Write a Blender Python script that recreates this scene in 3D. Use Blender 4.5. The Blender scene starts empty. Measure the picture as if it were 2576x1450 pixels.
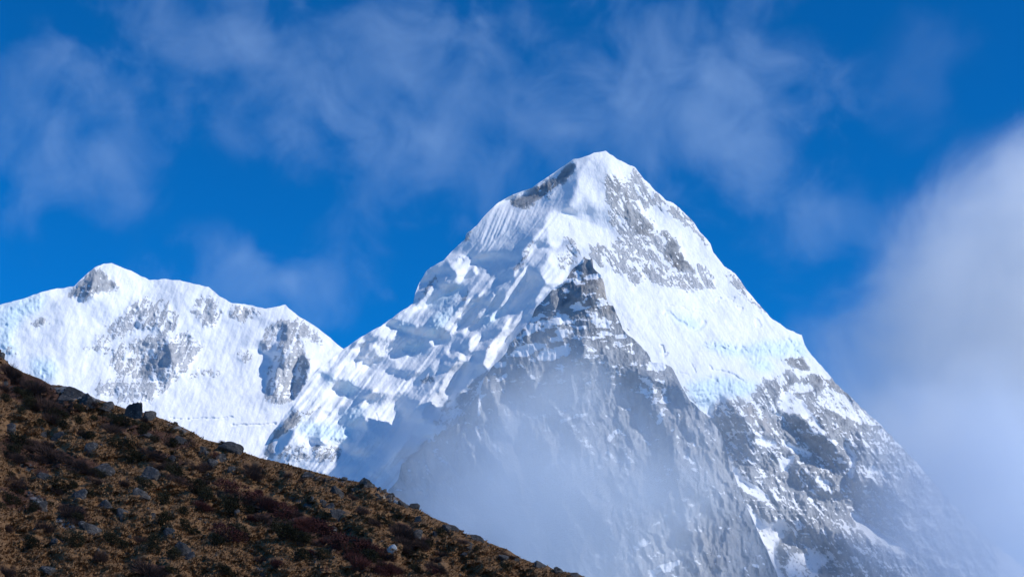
import bpy, bmesh, math, random
import numpy as np
from mathutils import Vector, noise as mnoise

SC = bpy.context.scene
COL = SC.collection
R = math.radians

# ------------------------------------------------------------------ camera
PITCH = R(16.0)
FD = 1287.5 / math.tan(R(18.0))          # focal length in photo pixels (photo read at 2575 x 1450)
CAMZ = 2.0
cam_d = bpy.data.cameras.new('camera')
cam = bpy.data.objects.new('camera', cam_d)
COL.objects.link(cam)
cam.location = (0, 0, CAMZ)
cam.rotation_euler = (R(90) + PITCH, 0, 0)
cam_d.sensor_fit = 'HORIZONTAL'
cam_d.angle = R(36.0)
cam_d.clip_start = 0.5
cam_d.clip_end = 120000
SC.camera = cam

# ------------------------------------------------------------------ light
SUN_TO = Vector((0.80, -0.24, 0.55)).normalized()
sun_el = math.asin(SUN_TO.z)
sun_az = math.atan2(SUN_TO.x, SUN_TO.y)          # from +Y towards +X
world = bpy.data.worlds.new('World')
SC.world = world
world.use_nodes = True
wn = world.node_tree.nodes; wl = world.node_tree.links
wn.clear()
w_out = wn.new('ShaderNodeOutputWorld'); w_bg = wn.new('ShaderNodeBackground')
w_sky = wn.new('ShaderNodeTexSky')
w_sky.sky_type = 'NISHITA'; w_sky.sun_disc = False
w_sky.sun_elevation = sun_el; w_sky.sun_rotation = sun_az
w_sky.altitude = 4500; w_sky.air_density = 1.0; w_sky.dust_density = 0.0; w_sky.ozone_density = 3.0
w_hs = wn.new('ShaderNodeHueSaturation')
w_hs.inputs['Saturation'].default_value = 1.7
w_hs.inputs['Hue'].default_value = 0.506
w_hs.inputs['Value'].default_value = 1.10
w_bg.inputs['Strength'].default_value = 0.15
wl.new(w_sky.outputs[0], w_hs.inputs['Color'])
wl.new(w_hs.outputs[0], w_bg.inputs['Color'])
wl.new(w_bg.outputs[0], w_out.inputs['Surface'])

sun_d = bpy.data.lights.new('sun', 'SUN')
sun_d.energy = 4.1; sun_d.angle = R(0.5); sun_d.color = (1.0, 0.965, 0.91)
sun = bpy.data.objects.new('sun', sun_d); COL.objects.link(sun)
sun.rotation_euler = (-SUN_TO).to_track_quat('-Z', 'Y').to_euler()

SC.view_settings.view_transform = 'Standard'
SC.view_settings.look = 'None'
SC.view_settings.exposure = 0.0
SC.view_settings.gamma = 1.0
SC.view_settings.use_curve_mapping = False
SC.cycles.max_bounces = 8
SC.cycles.diffuse_bounces = 5
SC.cycles.glossy_bounces = 1
SC.cycles.transparent_max_bounces = 8
SC.cycles.volume_bounces = 6
SC.render.filter_size = 1.15
SC.cycles.use_denoising = True
SC.cycles.denoiser = 'OPENIMAGEDENOISE'
SC.cycles.denoising_input_passes = 'RGB_ALBEDO_NORMAL'
SC.cycles.volume_step_rate = 1.0
SC.cycles.volume_max_steps = 256

# ------------------------------------------------------------------ numpy helpers
def hash2(ix, iy, seed):
    h = (ix.astype(np.int64) * 374761393 + iy.astype(np.int64) * 668265263 + seed * 144665) & 0xffffffff
    h = ((h ^ (h >> 13)) * 1274126177) & 0xffffffff
    return ((h ^ (h >> 16)) & 0xffff).astype(np.float32) / 65535.0

def gnoise(x, y, seed=0):
    """gradient noise, about -1..1"""
    x0 = np.floor(x); y0 = np.floor(y)
    fx = (x - x0).astype(np.float32); fy = (y - y0).astype(np.float32)
    u = fx * fx * fx * (fx * (fx * 6 - 15) + 10); v = fy * fy * fy * (fy * (fy * 6 - 15) + 10)
    def g(i, j):
        a = hash2(x0 + i, y0 + j, seed) * 6.2831853
        return np.cos(a) * (fx - i) + np.sin(a) * (fy - j)
    a = g(0, 0); b = g(1, 0); c = g(0, 1); d = g(1, 1)
    return 1.5 * ((a * (1 - u) + b * u) * (1 - v) + (c * (1 - u) + d * u) * v)

def fbm(x, y, oct=4, seed=0, gain=0.5):
    s = np.zeros_like(x, dtype=np.float32); a = 1.0; n = 0
    for i in range(oct):
        s += a * gnoise(x * 2 ** i, y * 2 ** i, seed + i * 17); n += a; a *= gain
    return s / n * 1.5

def ridged(x, y, oct=4, seed=0, gain=0.55):
    s = np.zeros_like(x, dtype=np.float32); a = 1.0; n = 0
    for i in range(oct):
        s += a * (1 - np.abs(gnoise(x * 2 ** i, y * 2 ** i, seed + i * 31)) * 2); n += a; a *= gain
    return s / n

def worley(x, y, seed=0):
    x0 = np.floor(x); y0 = np.floor(y)
    best = np.full(x.shape, 9.0, np.float32); val = np.zeros(x.shape, np.float32)
    for i in (-1, 0, 1):
        for j in (-1, 0, 1):
            cx = x0 + i; cy = y0 + j
            px = cx + hash2(cx, cy, seed); py = cy + hash2(cx, cy, seed + 7)
            d = (px - x) ** 2 + (py - y) ** 2
            m = d < best
            best = np.where(m, d, best); val = np.where(m, hash2(cx, cy, seed + 13), val)
    return np.sqrt(best), val

def sstep(a, b, x):
    t = np.clip((x - a) / (b - a), 0, 1); return t * t * (3 - 2 * t)

def blur(a, r):
    if r < 1: return a
    for _ in range(2):
        for ax in (0, 1):
            p = np.pad(a, [(r + 1, r) if k == ax else (0, 0) for k in (0, 1)], mode='edge')
            c = np.cumsum(p, axis=ax, dtype=np.float64)
            n = a.shape[ax]
            if ax == 0: a = (c[2 * r + 1:2 * r + 1 + n] - c[:n]) / (2 * r + 1)
            else: a = (c[:, 2 * r + 1:2 * r + 1 + n] - c[:, :n]) / (2 * r + 1)
    return a.astype(np.float32)

WQ = 0.06                                           # how much a change of slope down the fall line is resisted
def poisson(p, q):
    """height field whose x and y differences come closest to p, q (Neumann border)"""
    H, W = p.shape
    gx = p.copy(); gx[:, -1] = 0; gy = q.copy(); gy[-1, :] = 0
    f = gx.copy(); f[:, 1:] -= gx[:, :-1]; f += gy; f[1:, :] -= gy[:-1, :]
    F = np.concatenate([f, f[:, ::-1]], 1); F = np.concatenate([F, F[::-1]], 0)
    F = np.fft.rfft2(F)
    ky = np.cos(2 * np.pi * np.arange(2 * H) / (2 * H))[:, None]
    kx = np.cos(2 * np.pi * np.arange(W + 1) / (2 * W))[None, :]
    den = (2 * kx - 2) + WQ * (2 * ky - 2); den[0, 0] = 1
    F = F / den; F[0, 0] = 0
    return np.fft.irfft2(F, s=(2 * H, 2 * W))[:H, :W].astype(np.float32)

# windows of the photo the outlines below were read in: x0, y0, scale -> photo pixels
WIN = {'D': (0, 0, 1), 'T1': (1001.4, 343.3, .4193), 'T2': (0, 608, .39457), 'T3': (0, 858.4, .4079),
       'T4': (643.8, 1001.4, .3332), 'T5': (1001.4, 715.3, .3946), 'T6': (1573.7, 786.8, .4573),
       'V1': (822.6, 643.8, .19438), 'V2': (643.8, 822.6, .22214), 'V3': (1287.5, 372.0, .19438),
       'V4': (1573.7, 643.8, .22214), 'V5': (1216.0, 629.5, .19438), 'V6': (1645.2, 965.7, .33394)}

def pts(win, s):
    a, b, k = WIN[win]
    return np.array([(a + k * float(u), b + k * float(v)) for u, v in (q.split(',') for q in s.split())], np.float32)

STEP = 2.0
GW, GH = 1290, 800                                  # relief grid: every 2 photo pixels
GX, GY = np.meshgrid(np.arange(GW, dtype=np.float32) * STEP, np.arange(GH, dtype=np.float32) * STEP)
WX = fbm(GX / 28, GY / 28, 4, 5) * 5.0
WY = fbm(GX / 28, GY / 28, 4, 55) * 5.0

def inside(P, X, Y):
    m = np.zeros(X.shape, bool)
    n = len(P)
    for i in range(n):
        x1, y1 = P[i]; x2, y2 = P[(i + 1) % n]
        if y1 == y2: continue
        c = (y1 > Y) != (y2 > Y)
        m ^= c & (X < (x2 - x1) * (Y - y1) / (y2 - y1) + x1)
    return m

def box_of(P, pad):
    x0 = max(0, int((P[:, 0].min() - pad) / STEP)); x1 = min(GW, int((P[:, 0].max() + pad) / STEP) + 1)
    y0 = max(0, int((P[:, 1].min() - pad) / STEP)); y1 = min(GH, int((P[:, 1].max() + pad) / STEP) + 1)
    return slice(y0, max(y1, y0 + 1)), slice(x0, max(x1, x0 + 1))

def stamp(F, val, P, feather=1, warp=1.0, mode='set'):
    """lay val into field F inside the outline P, its edge broken up by noise"""
    sl = box_of(P, 14 + feather * 4)
    m = inside(P, GX[sl] + WX[sl] * warp, GY[sl] + WY[sl] * warp).astype(np.float32)
    if m.size == 0: return
    m = blur(m, feather)
    if mode == 'set': F[sl] = F[sl] * (1 - m) + val * m
    elif mode == 'max': F[sl] = np.maximum(F[sl], val * m)
    else: F[sl] += val * m

def line_mask(P, width, warp=0.6):
    sl = box_of(P, max(width if np.isscalar(width) else max(width), 4) * 2 + 12)
    X = GX[sl] + WX[sl] * warp; Y = GY[sl] + WY[sl] * warp
    best = np.full(X.shape, 1e9, np.float32)
    n = len(P)
    ws = np.full(n, width, np.float32) if np.isscalar(width) else np.interp(np.linspace(0, 1, n), np.linspace(0, 1, len(width)), width)
    for i in range(n - 1):
        x1, y1 = P[i]; dx, dy = P[i + 1] - P[i]
        t = np.clip(((X - x1) * dx + (Y - y1) * dy) / (dx * dx + dy * dy + 1e-6), 0, 1)
        d = np.hypot(X - x1 - t * dx, Y - y1 - t * dy) / (ws[i] + (ws[i + 1] - ws[i]) * t)
        best = np.minimum(best, d)
    return sl, best

def stroke(F, val, P, width, warp=0.6, mode='set'):
    sl, d = line_mask(P, width, warp)
    m = sstep(1.25, 0.6, d)
    if mode == 'set': F[sl] = F[sl] * (1 - m) + val * m
    elif mode == 'max': F[sl] = np.maximum(F[sl], val * m)
    else: F[sl] += val * m

def sample(F, x, y):
    u = np.clip(x / STEP, 0, GW - 1.001); v = np.clip(y / STEP, 0, GH - 1.001)
    i = u.astype(int); j = v.astype(int); fu = u - i; fv = v - j
    return (F[j, i] * (1 - fu) + F[j, i + 1] * fu) * (1 - fv) + (F[j + 1, i] * (1 - fu) + F[j + 1, i + 1] * fu) * fv

SP, CP = math.sin(PITCH), math.cos(PITCH)
def unproject(x, y, dist):
    """photo pixel at distance dist (metres along +Y) -> world point(s)"""
    xc = (x - 1287.5) / FD; yc = -(y - 725.0) / FD
    dy = CP - yc * SP; dz = SP + yc * CP
    return np.stack([xc / dy * dist, dist + 0 * xc, CAMZ + dz / dy * dist], -1)

# ------------------------------------------------------------------ mesh / material helpers
def grid_mesh(name, V, attr=None, mat=None, smooth=True):
    """V: rows x cols x 3"""
    nr, nc = V.shape[:2]
    me = bpy.data.meshes.new(name)
    idx = np.arange(nr * nc).reshape(nr, nc)
    q = np.stack([idx[:-1, :-1], idx[1:, :-1], idx[1:, 1:], idx[:-1, 1:]], -1).reshape(-1, 4)
    me.vertices.add(nr * nc); me.vertices.foreach_set('co', V.reshape(-1).astype(np.float32))
    me.loops.add(q.size); me.loops.foreach_set('vertex_index', q.reshape(-1).astype(np.int32))
    me.polygons.add(len(q)); me.polygons.foreach_set('loop_start', np.arange(0, q.size, 4, dtype=np.int32))
    me.polygons.foreach_set('use_smooth', np.full(len(q), smooth))
    me.update(calc_edges=True)
    if attr is not None:
        a = me.attributes.new('mask', 'FLOAT_COLOR', 'POINT')
        a.data.foreach_set('color', attr.reshape(-1).astype(np.float32))
    if mat: me.materials.append(mat)
    return me

def obj(name, me, parent=None):
    o = bpy.data.objects.new(name, me); COL.objects.link(o)
    if parent: o.parent = parent
    return o

def tag(o, label=None, cat=None, group=None, kind=None):
    if label: o['label'] = label
    if cat: o['category'] = cat
    if group: o['group'] = group
    if kind: o['kind'] = kind
    return o

class NT:
    def __init__(s, name):
        s.m = bpy.data.materials.new(name); s.m.use_nodes = True
        s.n = s.m.node_tree.nodes; s.l = s.m.node_tree.links
        s.b = s.n.get('Principled BSDF'); s.out = s.n.get('Material Output')
    def node(s, t, **kw):
        n = s.n.new(t)
        for k, v in kw.items(): setattr(n, k, v)
        return n
    def put(s, sock, v):
        if isinstance(v, bpy.types.NodeSocket): s.l.new(v, sock)
        else: sock.default_value = v
    def math(s, op, a, b=None, clamp=False):
        n = s.node('ShaderNodeMath', operation=op, use_clamp=clamp)
        s.put(n.inputs[0], a)
        if b is not None: s.put(n.inputs[1], b)
        return n.outputs[0]
    def mix(s, f, a, b):
        n = s.node('ShaderNodeMix', data_type='RGBA')
        s.put(n.inputs[0], f)
        s.put(n.inputs[6], a if not isinstance(a, tuple) else (*a, 1)); s.put(n.inputs[7], b if not isinstance(b, tuple) else (*b, 1))
        return n.outputs[2]
    def noise(s, scale, detail=4, rough=0.55, vec=None, dist=0.0):
        n = s.node('ShaderNodeTexNoise'); n.inputs['Scale'].default_value = scale
        n.inputs['Detail'].default_value = detail; n.inputs['Roughness'].default_value = rough
        n.inputs['Distortion'].default_value = dist
        if vec is not None: s.l.new(vec, n.inputs['Vector'])
        return n.outputs[0]
    def ramp(s, f, a, b):
        n = s.node('ShaderNodeMapRange', interpolation_type='SMOOTHSTEP')
        s.put(n.inputs[0], f); n.inputs[1].default_value = a; n.inputs[2].default_value = b
        return n.outputs[0]

# mountain: snow, ice and rock
mt = NT('snow_and_rock')
geo = mt.node('ShaderNodeNewGeometry'); pos = geo.outputs['Position']
at = mt.node('ShaderNodeAttribute', attribute_name='mask')
sep = mt.node('ShaderNodeSeparateColor'); mt.l.new(at.outputs['Color'], sep.inputs[0])
fine = mt.noise(0.07, 5, 0.72, pos); med = mt.noise(0.03, 5, 0.6, pos); big = mt.noise(0.006, 4, 0.55, pos)
rk = mt.ramp(mt.math('ADD', sep.outputs[0], mt.math('MULTIPLY', mt.math('SUBTRACT', fine, 0.5), 1.15)), 0.37, 0.63)
rc = mt.mix(mt.ramp(med, 0.35, 0.65), (0.165, 0.175, 0.19), (0.36, 0.365, 0.37))  # rock greys paled and blued: airlight over the distance put into the colour
rc = mt.mix(mt.math('MULTIPLY', mt.ramp(big, 0.5, 0.66), 0.45), rc, (0.34, 0.30, 0.26))
rc = mt.mix(sep.outputs[2], rc, (0.36, 0.27, 0.185))
rc = mt.mix(mt.math('SUBTRACT', 1.0, at.outputs['Alpha']), rc, (0.66, 0.68, 0.71))       # rock under a dusting of snow
sc_ = mt.mix(mt.ramp(med, 0.3, 0.7), (0.83, 0.85, 0.88), (0.89, 0.895, 0.905))
sc_ = mt.mix(sep.outputs[1], sc_, (0.60, 0.80, 0.88))
mt.l.new(mt.mix(rk, sc_, rc), mt.b.inputs['Base Color'])
mt.b.inputs['Roughness'].default_value = 0.85
mt.b.inputs['Specular IOR Level'].default_value = 0.15
mpv = mt.node('ShaderNodeMapping'); mpv.inputs['Scale'].default_value = (1, 1, .38); mt.l.new(pos, mpv.inputs[0])
crack = mt.noise(0.055, 7, 0.72, mpv.outputs[0], 0.4)
mps = mt.node('ShaderNodeMapping'); mps.inputs['Scale'].default_value = (1, .5, .5); mps.inputs['Rotation'].default_value = (0, R(-38), 0); mt.l.new(pos, mps.inputs[0])
crust = mt.noise(0.035, 6, 0.66, mps.outputs[0])
bp = mt.node('ShaderNodeBump'); bp.inputs['Strength'].default_value = 0.9; bp.inputs['Distance'].default_value = 14.0
mt.l.new(mt.math('ADD', mt.math('MULTIPLY', crack, mt.math('ADD', mt.math('MULTIPLY', rk, 0.9), 0.06)), mt.math('MULTIPLY', crust, mt.math('SUBTRACT', 0.30, mt.math('MULTIPLY', rk, 0.2)))), bp.inputs['Height'])
mt.l.new(bp.outputs[0], mt.b.inputs['Normal'])
M_MOUNT = mt.m

# ------------------------------------------------------------------ relief of the mountains
def build_mountain(name, crest, x0, x1, ybot, ycrest_ref, dist, qslope, tilt, rockd, ice, tan, detail, rough_crest, label, dx=2.0, rows=420, lowrad=45, lowclip=(-.62, .55), dust=None, back=900):
    """Curtain of ground between crest and valley; depth from slope (qslope), the sideways tilt field and detail relief."""
    m = dist / FD
    p = tilt * 1.25
    lo = blur(p, lowrad)                                              # keep each broad face near grazing light, let the ribs swing
    p = p - lo + np.clip(lo, lowclip[0], lowclip[1])
    h = poisson(p * STEP, np.zeros_like(p))                       # in photo pixels
    # slope towards the valley
    yy = GY[:, 0]
    qq = np.interp(yy, qslope[0], qslope[1])
    prof = np.concatenate([[0], np.cumsum(qq[:-1] * STEP)]).astype(np.float32)   # grows downwards = nearer
    prof -= np.interp(ycrest_ref[1], yy, prof)
    h -= sample(h, np.array([ycrest_ref[0]]), np.array([ycrest_ref[1]]))[0]
    Hf = h - prof[:, None] - detail
    xs = np.arange(x0, x1 + .1, dx, dtype=np.float32)
    yc = np.interp(xs, crest[:, 0], crest[:, 1]).astype(np.float32)
    yc += rough_crest * (fbm(xs / 17, xs * 0 + 3.3, 4, 91) * 1.6) if np.isscalar(rough_crest) else np.interp(xs, rough_crest[0], rough_crest[1]) * fbm(xs / 17, xs * 0 + 3.3, 4, 91) * 1.6
    yg = np.linspace(yc.min(), ybot, rows, dtype=np.float32)[:, None]     # level rows, those above the crest fold onto it
    Yp = np.maximum(yg, np.minimum(yc, ybot - 2)[None, :])
    Xp = np.repeat(xs[None, :], rows, 0)
    D = dist + m * sample(Hf, Xp, Yp)
    V = unproject(Xp, Yp, D)
    rk = sample(rockd, Xp, Yp); ic = sample(ice, Xp, Yp); tn = sample(tan, Xp, Yp)
    du = sample(dust, Xp, Yp) if dust is not None else np.ones_like(rk)
    A = np.stack([rk, ic, tn, du], -1)
    # far side of the crest, and the foot down to the valley floor
    nb = 14
    bk = []
    for k in range(nb, 0, -1):
        s = back * (k / nb) ** 1.6
        r = V[0].copy(); r[:, 1] += s; r[:, 2] -= s * 1.05 + 0 * r[:, 2]
        bk.append(r)
    ft = []
    for k in range(1, 13):
        r = V[-1].copy(); drop = (r[:, 2] + 60) * k / 12
        r[:, 2] -= drop; r[:, 1] -= drop * 0.75; ft.append(r)
    V = np.concatenate([np.stack(bk), V, np.stack(ft)], 0)
    A = np.concatenate([np.repeat(A[:1], nb, 0), A, np.repeat(A[-1:], 12, 0)], 0)
    o = obj(name, grid_mesh(name, V, A, M_MOUNT))
    tag(o, label, kind='structure')
    return o

def streaks(k, across, along, seed):
    """streaky noise running down a fall line that leans k pixels sideways per pixel down"""
    return fbm((GX - k * GY) / across, GY / along, 4, seed)

def rock_mix(dens, relief, speck, thr=0.5):
    """rock share from density: thin where density is low, with snow on ledges of the relief"""
    up = np.zeros_like(relief); up[1:] = (relief[1:] - relief[:-1]) / STEP   # relief growing downwards -> ledge
    v = dens + (speck * 0.62 - up * 0.35) * (dens > 0.02)
    return np.clip((v - thr) * 4.0 + 0.5, 0, 1) * (dens > 0.02)

# ================================================================== A: the snow ridge on the left
Z = lambda v=0.0: np.full((GH, GW), v, np.float32)
crestA = np.concatenate([np.array([[-30, 770]], np.float32), pts('D', '0,766 59,750 118,730 187,719 213,693 237,673 260,663 280,660.5 300,669 331,681 355,693 375,703.5 414,702 454,705 489,714 525,722 552,744 584,762 612,764 639,769 667,776 718,766 730,778 758,799 789,817 821,841 848,864 864,878 900,905 960,960')])
tA = Z(0.22); rA = Z(); iA = Z(); nA = Z()
stamp(tA, 0.02, pts('D', '0,740 120,720 210,700 180,760 130,900 160,1100 0,1100'), 12)
stamp(tA, 0.5, pts('T2', '700,130 900,215 1000,240 900,330 780,420 700,520 760,300 700,230'), 6)
stamp(tA, -0.15, pts('T2', '900,330 1100,240 1160,260 1150,500 1100,440 1000,370 850,360'), 8)
stamp(tA, 0.55, pts('T2', '1820,400 1930,480 2190,685 2000,820 1960,720 1920,600 1860,500'), 4)
stamp(tA, 0.05, pts('T2', '1400,520 1800,430 1700,600 1690,900 1500,1000 1250,1000 1400,760'), 10)
def rocks(F, win, d, s, fe=2, wp=1.0): stamp(F, d, pts(win, s), fe, wp, 'max')
rocks(rA, 'T2', .80, '430,360 480,290 540,215 600,170 640,165 680,200 690,240 750,260 770,290 700,310 600,335 550,360')
rocks(rA, 'T2', .75, '200,535 260,480 300,490 310,515 230,545', 2, .5)
rocks(rA, 'T2', .45, '20,680 90,670 120,690 60,720', 2, .5)
rocks(rA, 'T2', .53, '680,545 750,500 860,370 930,350 960,400 1050,370 1100,440 1150,500 1120,560 1060,600 1000,590 900,560 830,590 720,610')
rocks(rA, 'T2', .62, '870,520 920,440 980,420 1020,480 1050,540 980,580 900,560')
rocks(rA, 'T2', .55, '1060,600 1200,560 1230,620 1300,640 1260,720 1200,800 1150,860 1100,900 1050,960 950,1010 870,990 880,890 760,830 700,800 700,680 800,640 900,600')
rocks(rA, 'T2', .72, '1060,610 1130,640 1150,800 1000,850 890,890 880,830 960,730', 2, .4)
rocks(rA, 'T2', .50, '560,960 700,870 870,860 960,1010 850,1030 700,1000', 4)
rocks(rA, 'T2', .46, '550,680 620,600 700,610 690,700 600,710', 4)
rocks(rA, 'T2', .52, '1210,410 1250,370 1330,320 1380,380 1440,440 1380,530 1310,550 1250,480')
rocks(rA, 'T2', .66, '1460,460 1500,395 1550,410 1680,440 1600,480 1540,510', 2, .7)
rocks(rA, 'T2', .58, '1650,690 1700,560 1780,500 1850,490 1930,490 2000,560 2080,640 2050,640 1930,600 1950,700 2000,820 1950,920 1880,1010 1770,1035 1720,1020 1690,950 1700,850 1740,750 1680,690')
rocks(rA, 'T2', .48, '1510,740 1560,690 1620,710 1570,760')
rocks(rA, 'T2', .46, '1190,860 1280,800 1420,830 1300,860')
stamp(rA, .30, pts('T2', '1700,640 1760,600 1790,720 1740,850 1710,930 1690,820'), 2)
for w, s in ((.65, '0,430 150,365 290,330 270,430 150,480 60,620 120,720 0,700'), (.65, '180,740 340,750 380,850 330,890 220,850')):
    stamp(iA, w, pts('T2', s), 5, 1, 'max')
# sideways tilts: ribs of the rock spur, the wedge in the middle of the face
stamp(tA, -.9, pts('T2', '1060,640 1080,660 1100,800 1000,850 890,890 880,830 960,730'), 1, .4)
stamp(tA, 0.5, pts('T2', '1080,640 1150,600 1230,640 1280,680 1200,800 1110,800'), 2)
stamp(tA, 0.7, pts('T2', '1860,610 1920,640 1900,740 1860,880 1850,1000 1800,1000 1820,860 1850,760'), 1)
stamp(tA, -1.4, pts('T2', '1905,740 1950,740 1965,800 1940,900 1890,980 1870,1010 1860,940 1890,840'), 1)
stamp(tA, -1.3, pts('T2', '1640,690 1700,640 1690,700 1760,640 1790,720 1760,850 1730,960 1690,950 1700,870 1740,750 1660,700'), 1)
stamp(tA, -1.1, pts('T2', '1770,560 1830,520 1840,560 1810,680 1800,800 1770,780'), 1)
stamp(tA, -0.9, pts('T2', '860,520 890,450 930,420 920,520 880,560'), 1)
stamp(tA, -0.6, pts('T2', '440,355 540,215 600,170 620,180 560,350'), 2)
stamp(tA, 0.5, pts('T2', '610,180 680,200 760,280 600,335 570,340'), 2)
speck = 1.0 * fbm((GX + .3 * GY) / 30, GY / 38, 5, 301, .75) + .9 * fbm((GX + .35 * GY) / 9, GY / 48, 4, 307, .6) + .3 * fbm((GX + .3 * GY) / 5, GY / 9, 3, 302)
rl = ridged((GX + .2 * GY) / 34, GY / 60, 5, 303) * 9 + ridged(GX / 13, GY / 15, 3, 304) * 3.2
rs = blur(np.clip(rA * 1.3, 0, 1), 2)
fl = streaks(-.35, 6, 130, 305) * (0.55 * sstep(.1, .4, GX / 2575 * 3) + .1) * (1 - rs)
det = rl * rs + fl * 1.0 + fbm(GX / 60, GY / 60, 4, 306) * 5 + blur(iA, 2) * (worley(GX / 16, GY / 11, 9)[1] * 6 + ridged(GX / 20, GY / 14, 4, 8) * 6)
# bergschrund lines low on the face
for s in ('1090,1120 1200,1130 1320,1128 1480,1118', '1480,1165 1600,1165 1760,1158'):
    stroke(det, -5, pts('T2', s), 2.0, .8, 'add')
RA = rock_mix(rA, rl, speck)
build_mountain('snow_ridge', crestA, -30, 930, 1330, (400, 720), 6600, ([600, 760, 900, 1100, 1600], [.7, .8, .85, .8, .8]),
               tA + .16 * fbm((GX + .35 * GY) / 60, GY / 150, 4, 320) + rs * (1.0 * fbm((GX + .3 * GY) / 34, GY / 60, 5, 321, .65) + .6 * fbm(GX / 9, GY / 12, 3, 322)), RA, iA, nA, det, 1.0, 'long snow covered ridge with grey rock spurs behind the brown hillside', rows=330, dust=np.clip(rA * 1.15 - .32 + .15 * fbm(GX / 40, GY / 50, 4, 331), .2, .85), lowclip=(-.45, .5))

# ================================================================== B: the main peak
crestB = np.concatenate([pts('D', '420,1556 560,1300 620,1200 651,1147 679,1093 702,1062 726,1026 750,991 793,932 864,878 905,847 946,826 985,800 1001,787 1039,763 1043,740 1056,708 1073,679 1115,654 1140,628 1169,603 1173,586 1198,568 1224,536 1253,509 1291,488 1337,473 1366,452 1404,427 1442,400 1467,396 1496,384 1523,380 1547,396 1572,410 1597,421 1618,448 1647,477.5 1676,505 1689,509 1710,524 1739,551 1760,582 1785.5,612 1794,635 1823,670 1848,687 1878,729 1915,771 1936,796 1978,825.5 2016,842 2024,867 2041,893 2074,930 2122,983 2214,1066 2269,1125 2314,1171 2374,1244 2488,1358 2620,1460')])
tB = Z(); rB = Z(); iB = Z(); nB = Z()
# broad faces
tB[:] = np.interp(GX, [560, 900, 1250, 1420, 1480, 1800, 2100, 2600], [.2, .05, -.75, -.7, .28, .36, .42, .4]).astype(np.float32)
def T(v, win, s, fe=2, wp=1.0): stamp(tB, v, pts(win, s), fe, wp)
# summit pyramid
T(-.95, 'V3', '960,150 880,290 840,500 740,750 600,800 430,820 0,1000 0,780 300,740 500,700 700,400 850,280', 1, .5)
T(.05, 'V3', '960,200 1200,40 1300,250 1200,420 1230,700 1290,870 1180,940 900,900 700,790 780,640 840,500 880,290', 3, .4)
T(.40, 'V3', '1220,40 1560,220 1480,400 1450,470 1350,330 1280,250', 3)
T(-.10, 'V3', '800,170 930,120 1190,40 960,200 860,250', 2, .4)
T(.3, 'V3', '-400,760 -100,560 250,520 700,220 760,180 500,440 240,530 180,620 0,660 -200,760', 2, .4)
T(-1.15, 'V3', '0,660 180,620 240,530 500,390 700,230 780,180 840,200 830,300 700,420 600,490 480,650 300,700 200,790 0,760', 1)
T(-.35, 'V3', '-500,900 -200,760 0,790 300,740 200,930 0,1050 -300,1200 -560,1300', 3)
T(-.25, 'V3', '-500,1250 0,1010 280,880 470,820 430,900 250,1040 0,1150 -300,1300', 3, .6)
T(.55, 'V3', '480,820 700,800 900,950 1250,1050 1300,1200 1150,1250 900,1250 700,1180 560,1300 450,1230 440,1100 400,970', 2, .5)
T(-.95, 'V3', '440,890 390,980 250,1090 0,1200 -100,1450 60,1450 200,1260 340,1100 400,1020', 1, .6)
T(.35, 'V3', '400,980 440,1090 430,1200 330,1230 200,1450 80,1450 230,1220 330,1080', 1)
T(-.35, 'V3', '440,1210 480,1230 480,1450 210,1450 330,1260', 2, .5)
T(.55, 'V5', '830,10 1150,0 1100,330 1060,380 870,490 640,700 660,630 800,430 720,290', 1, .4)
T(-.45, 'V5', '600,90 830,10 830,120 710,280 560,400 430,600 250,640 330,420', 2, .5)
T(-1.2, 'V5', '700,310 790,390 700,520 600,640 420,860 100,1150 0,1250 240,900 560,560 650,440', 1, .5)
# the left flank: shaded, with lit ribs
T(-.95, 'V1', '2000,60 2560,0 2560,1450 1000,1450 1250,1100 1500,1000 1640,700 1740,330 1850,200', 3)
T(.42, 'V1', '220,1200 650,920 800,880 850,950 1000,960 1090,1010 1200,1000 1300,1070 1100,1110 1000,1200 850,1330 750,1310 620,1450 -300,1450', 2)
T(.42, 'V1', '1540,30 1620,0 2040,0 1980,60 1880,110 1820,220 1740,320 1650,440 1440,560 1300,640 1000,760 860,850 900,770 1000,690 1120,640 1250,560 1330,430 1400,390 1480,390 1520,420 1620,420 1690,300 1660,220 1590,160 1580,90', 1)
T(-1.3, 'V1', '1480,230 1560,170 1650,170 1690,240 1620,250 1520,260 1500,400 1410,390 1380,370', 1, .5)
T(-1.3, 'V1', '1290,640 1480,540 1650,440 1740,330 1750,400 1680,500 1630,600 1450,670 1320,700', 1, .5)
T(-.5, 'V1', '1110,620 1140,480 1210,280 1270,210 1300,230 1320,280 1280,350 1200,500', 1, .4)
T(-1.2, 'V1', '1320,300 1400,250 1420,300 1300,450 1180,580 1120,620 1220,480', 1, .4)
T(.3, 'V1', '1400,760 1620,680 1640,720 1560,860 1450,1000 1350,1050 1280,1000 1300,850', 1)
T(-.9, 'V1', '1330,780 1390,780 1310,980 1260,1050 1200,990 1280,870', 1)
T(-1.1, 'V1', '780,900 900,850 1130,850 1140,900 1050,960 850,930', 1, .5)
T(-1.2, 'V1', '1100,930 1130,910 1130,960 1090,1010', 1, .3)
T(-.9, 'V1', '420,1220 450,1160 540,1120 540,1180 480,1240', 1, .4)
T(-.8, 'V1', '410,1380 450,1310 530,1310 500,1380 440,1400', 1, .4)
T(-.8, 'V1', '440,1050 500,990 580,970 560,1040 480,1080', 1, .4)
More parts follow.
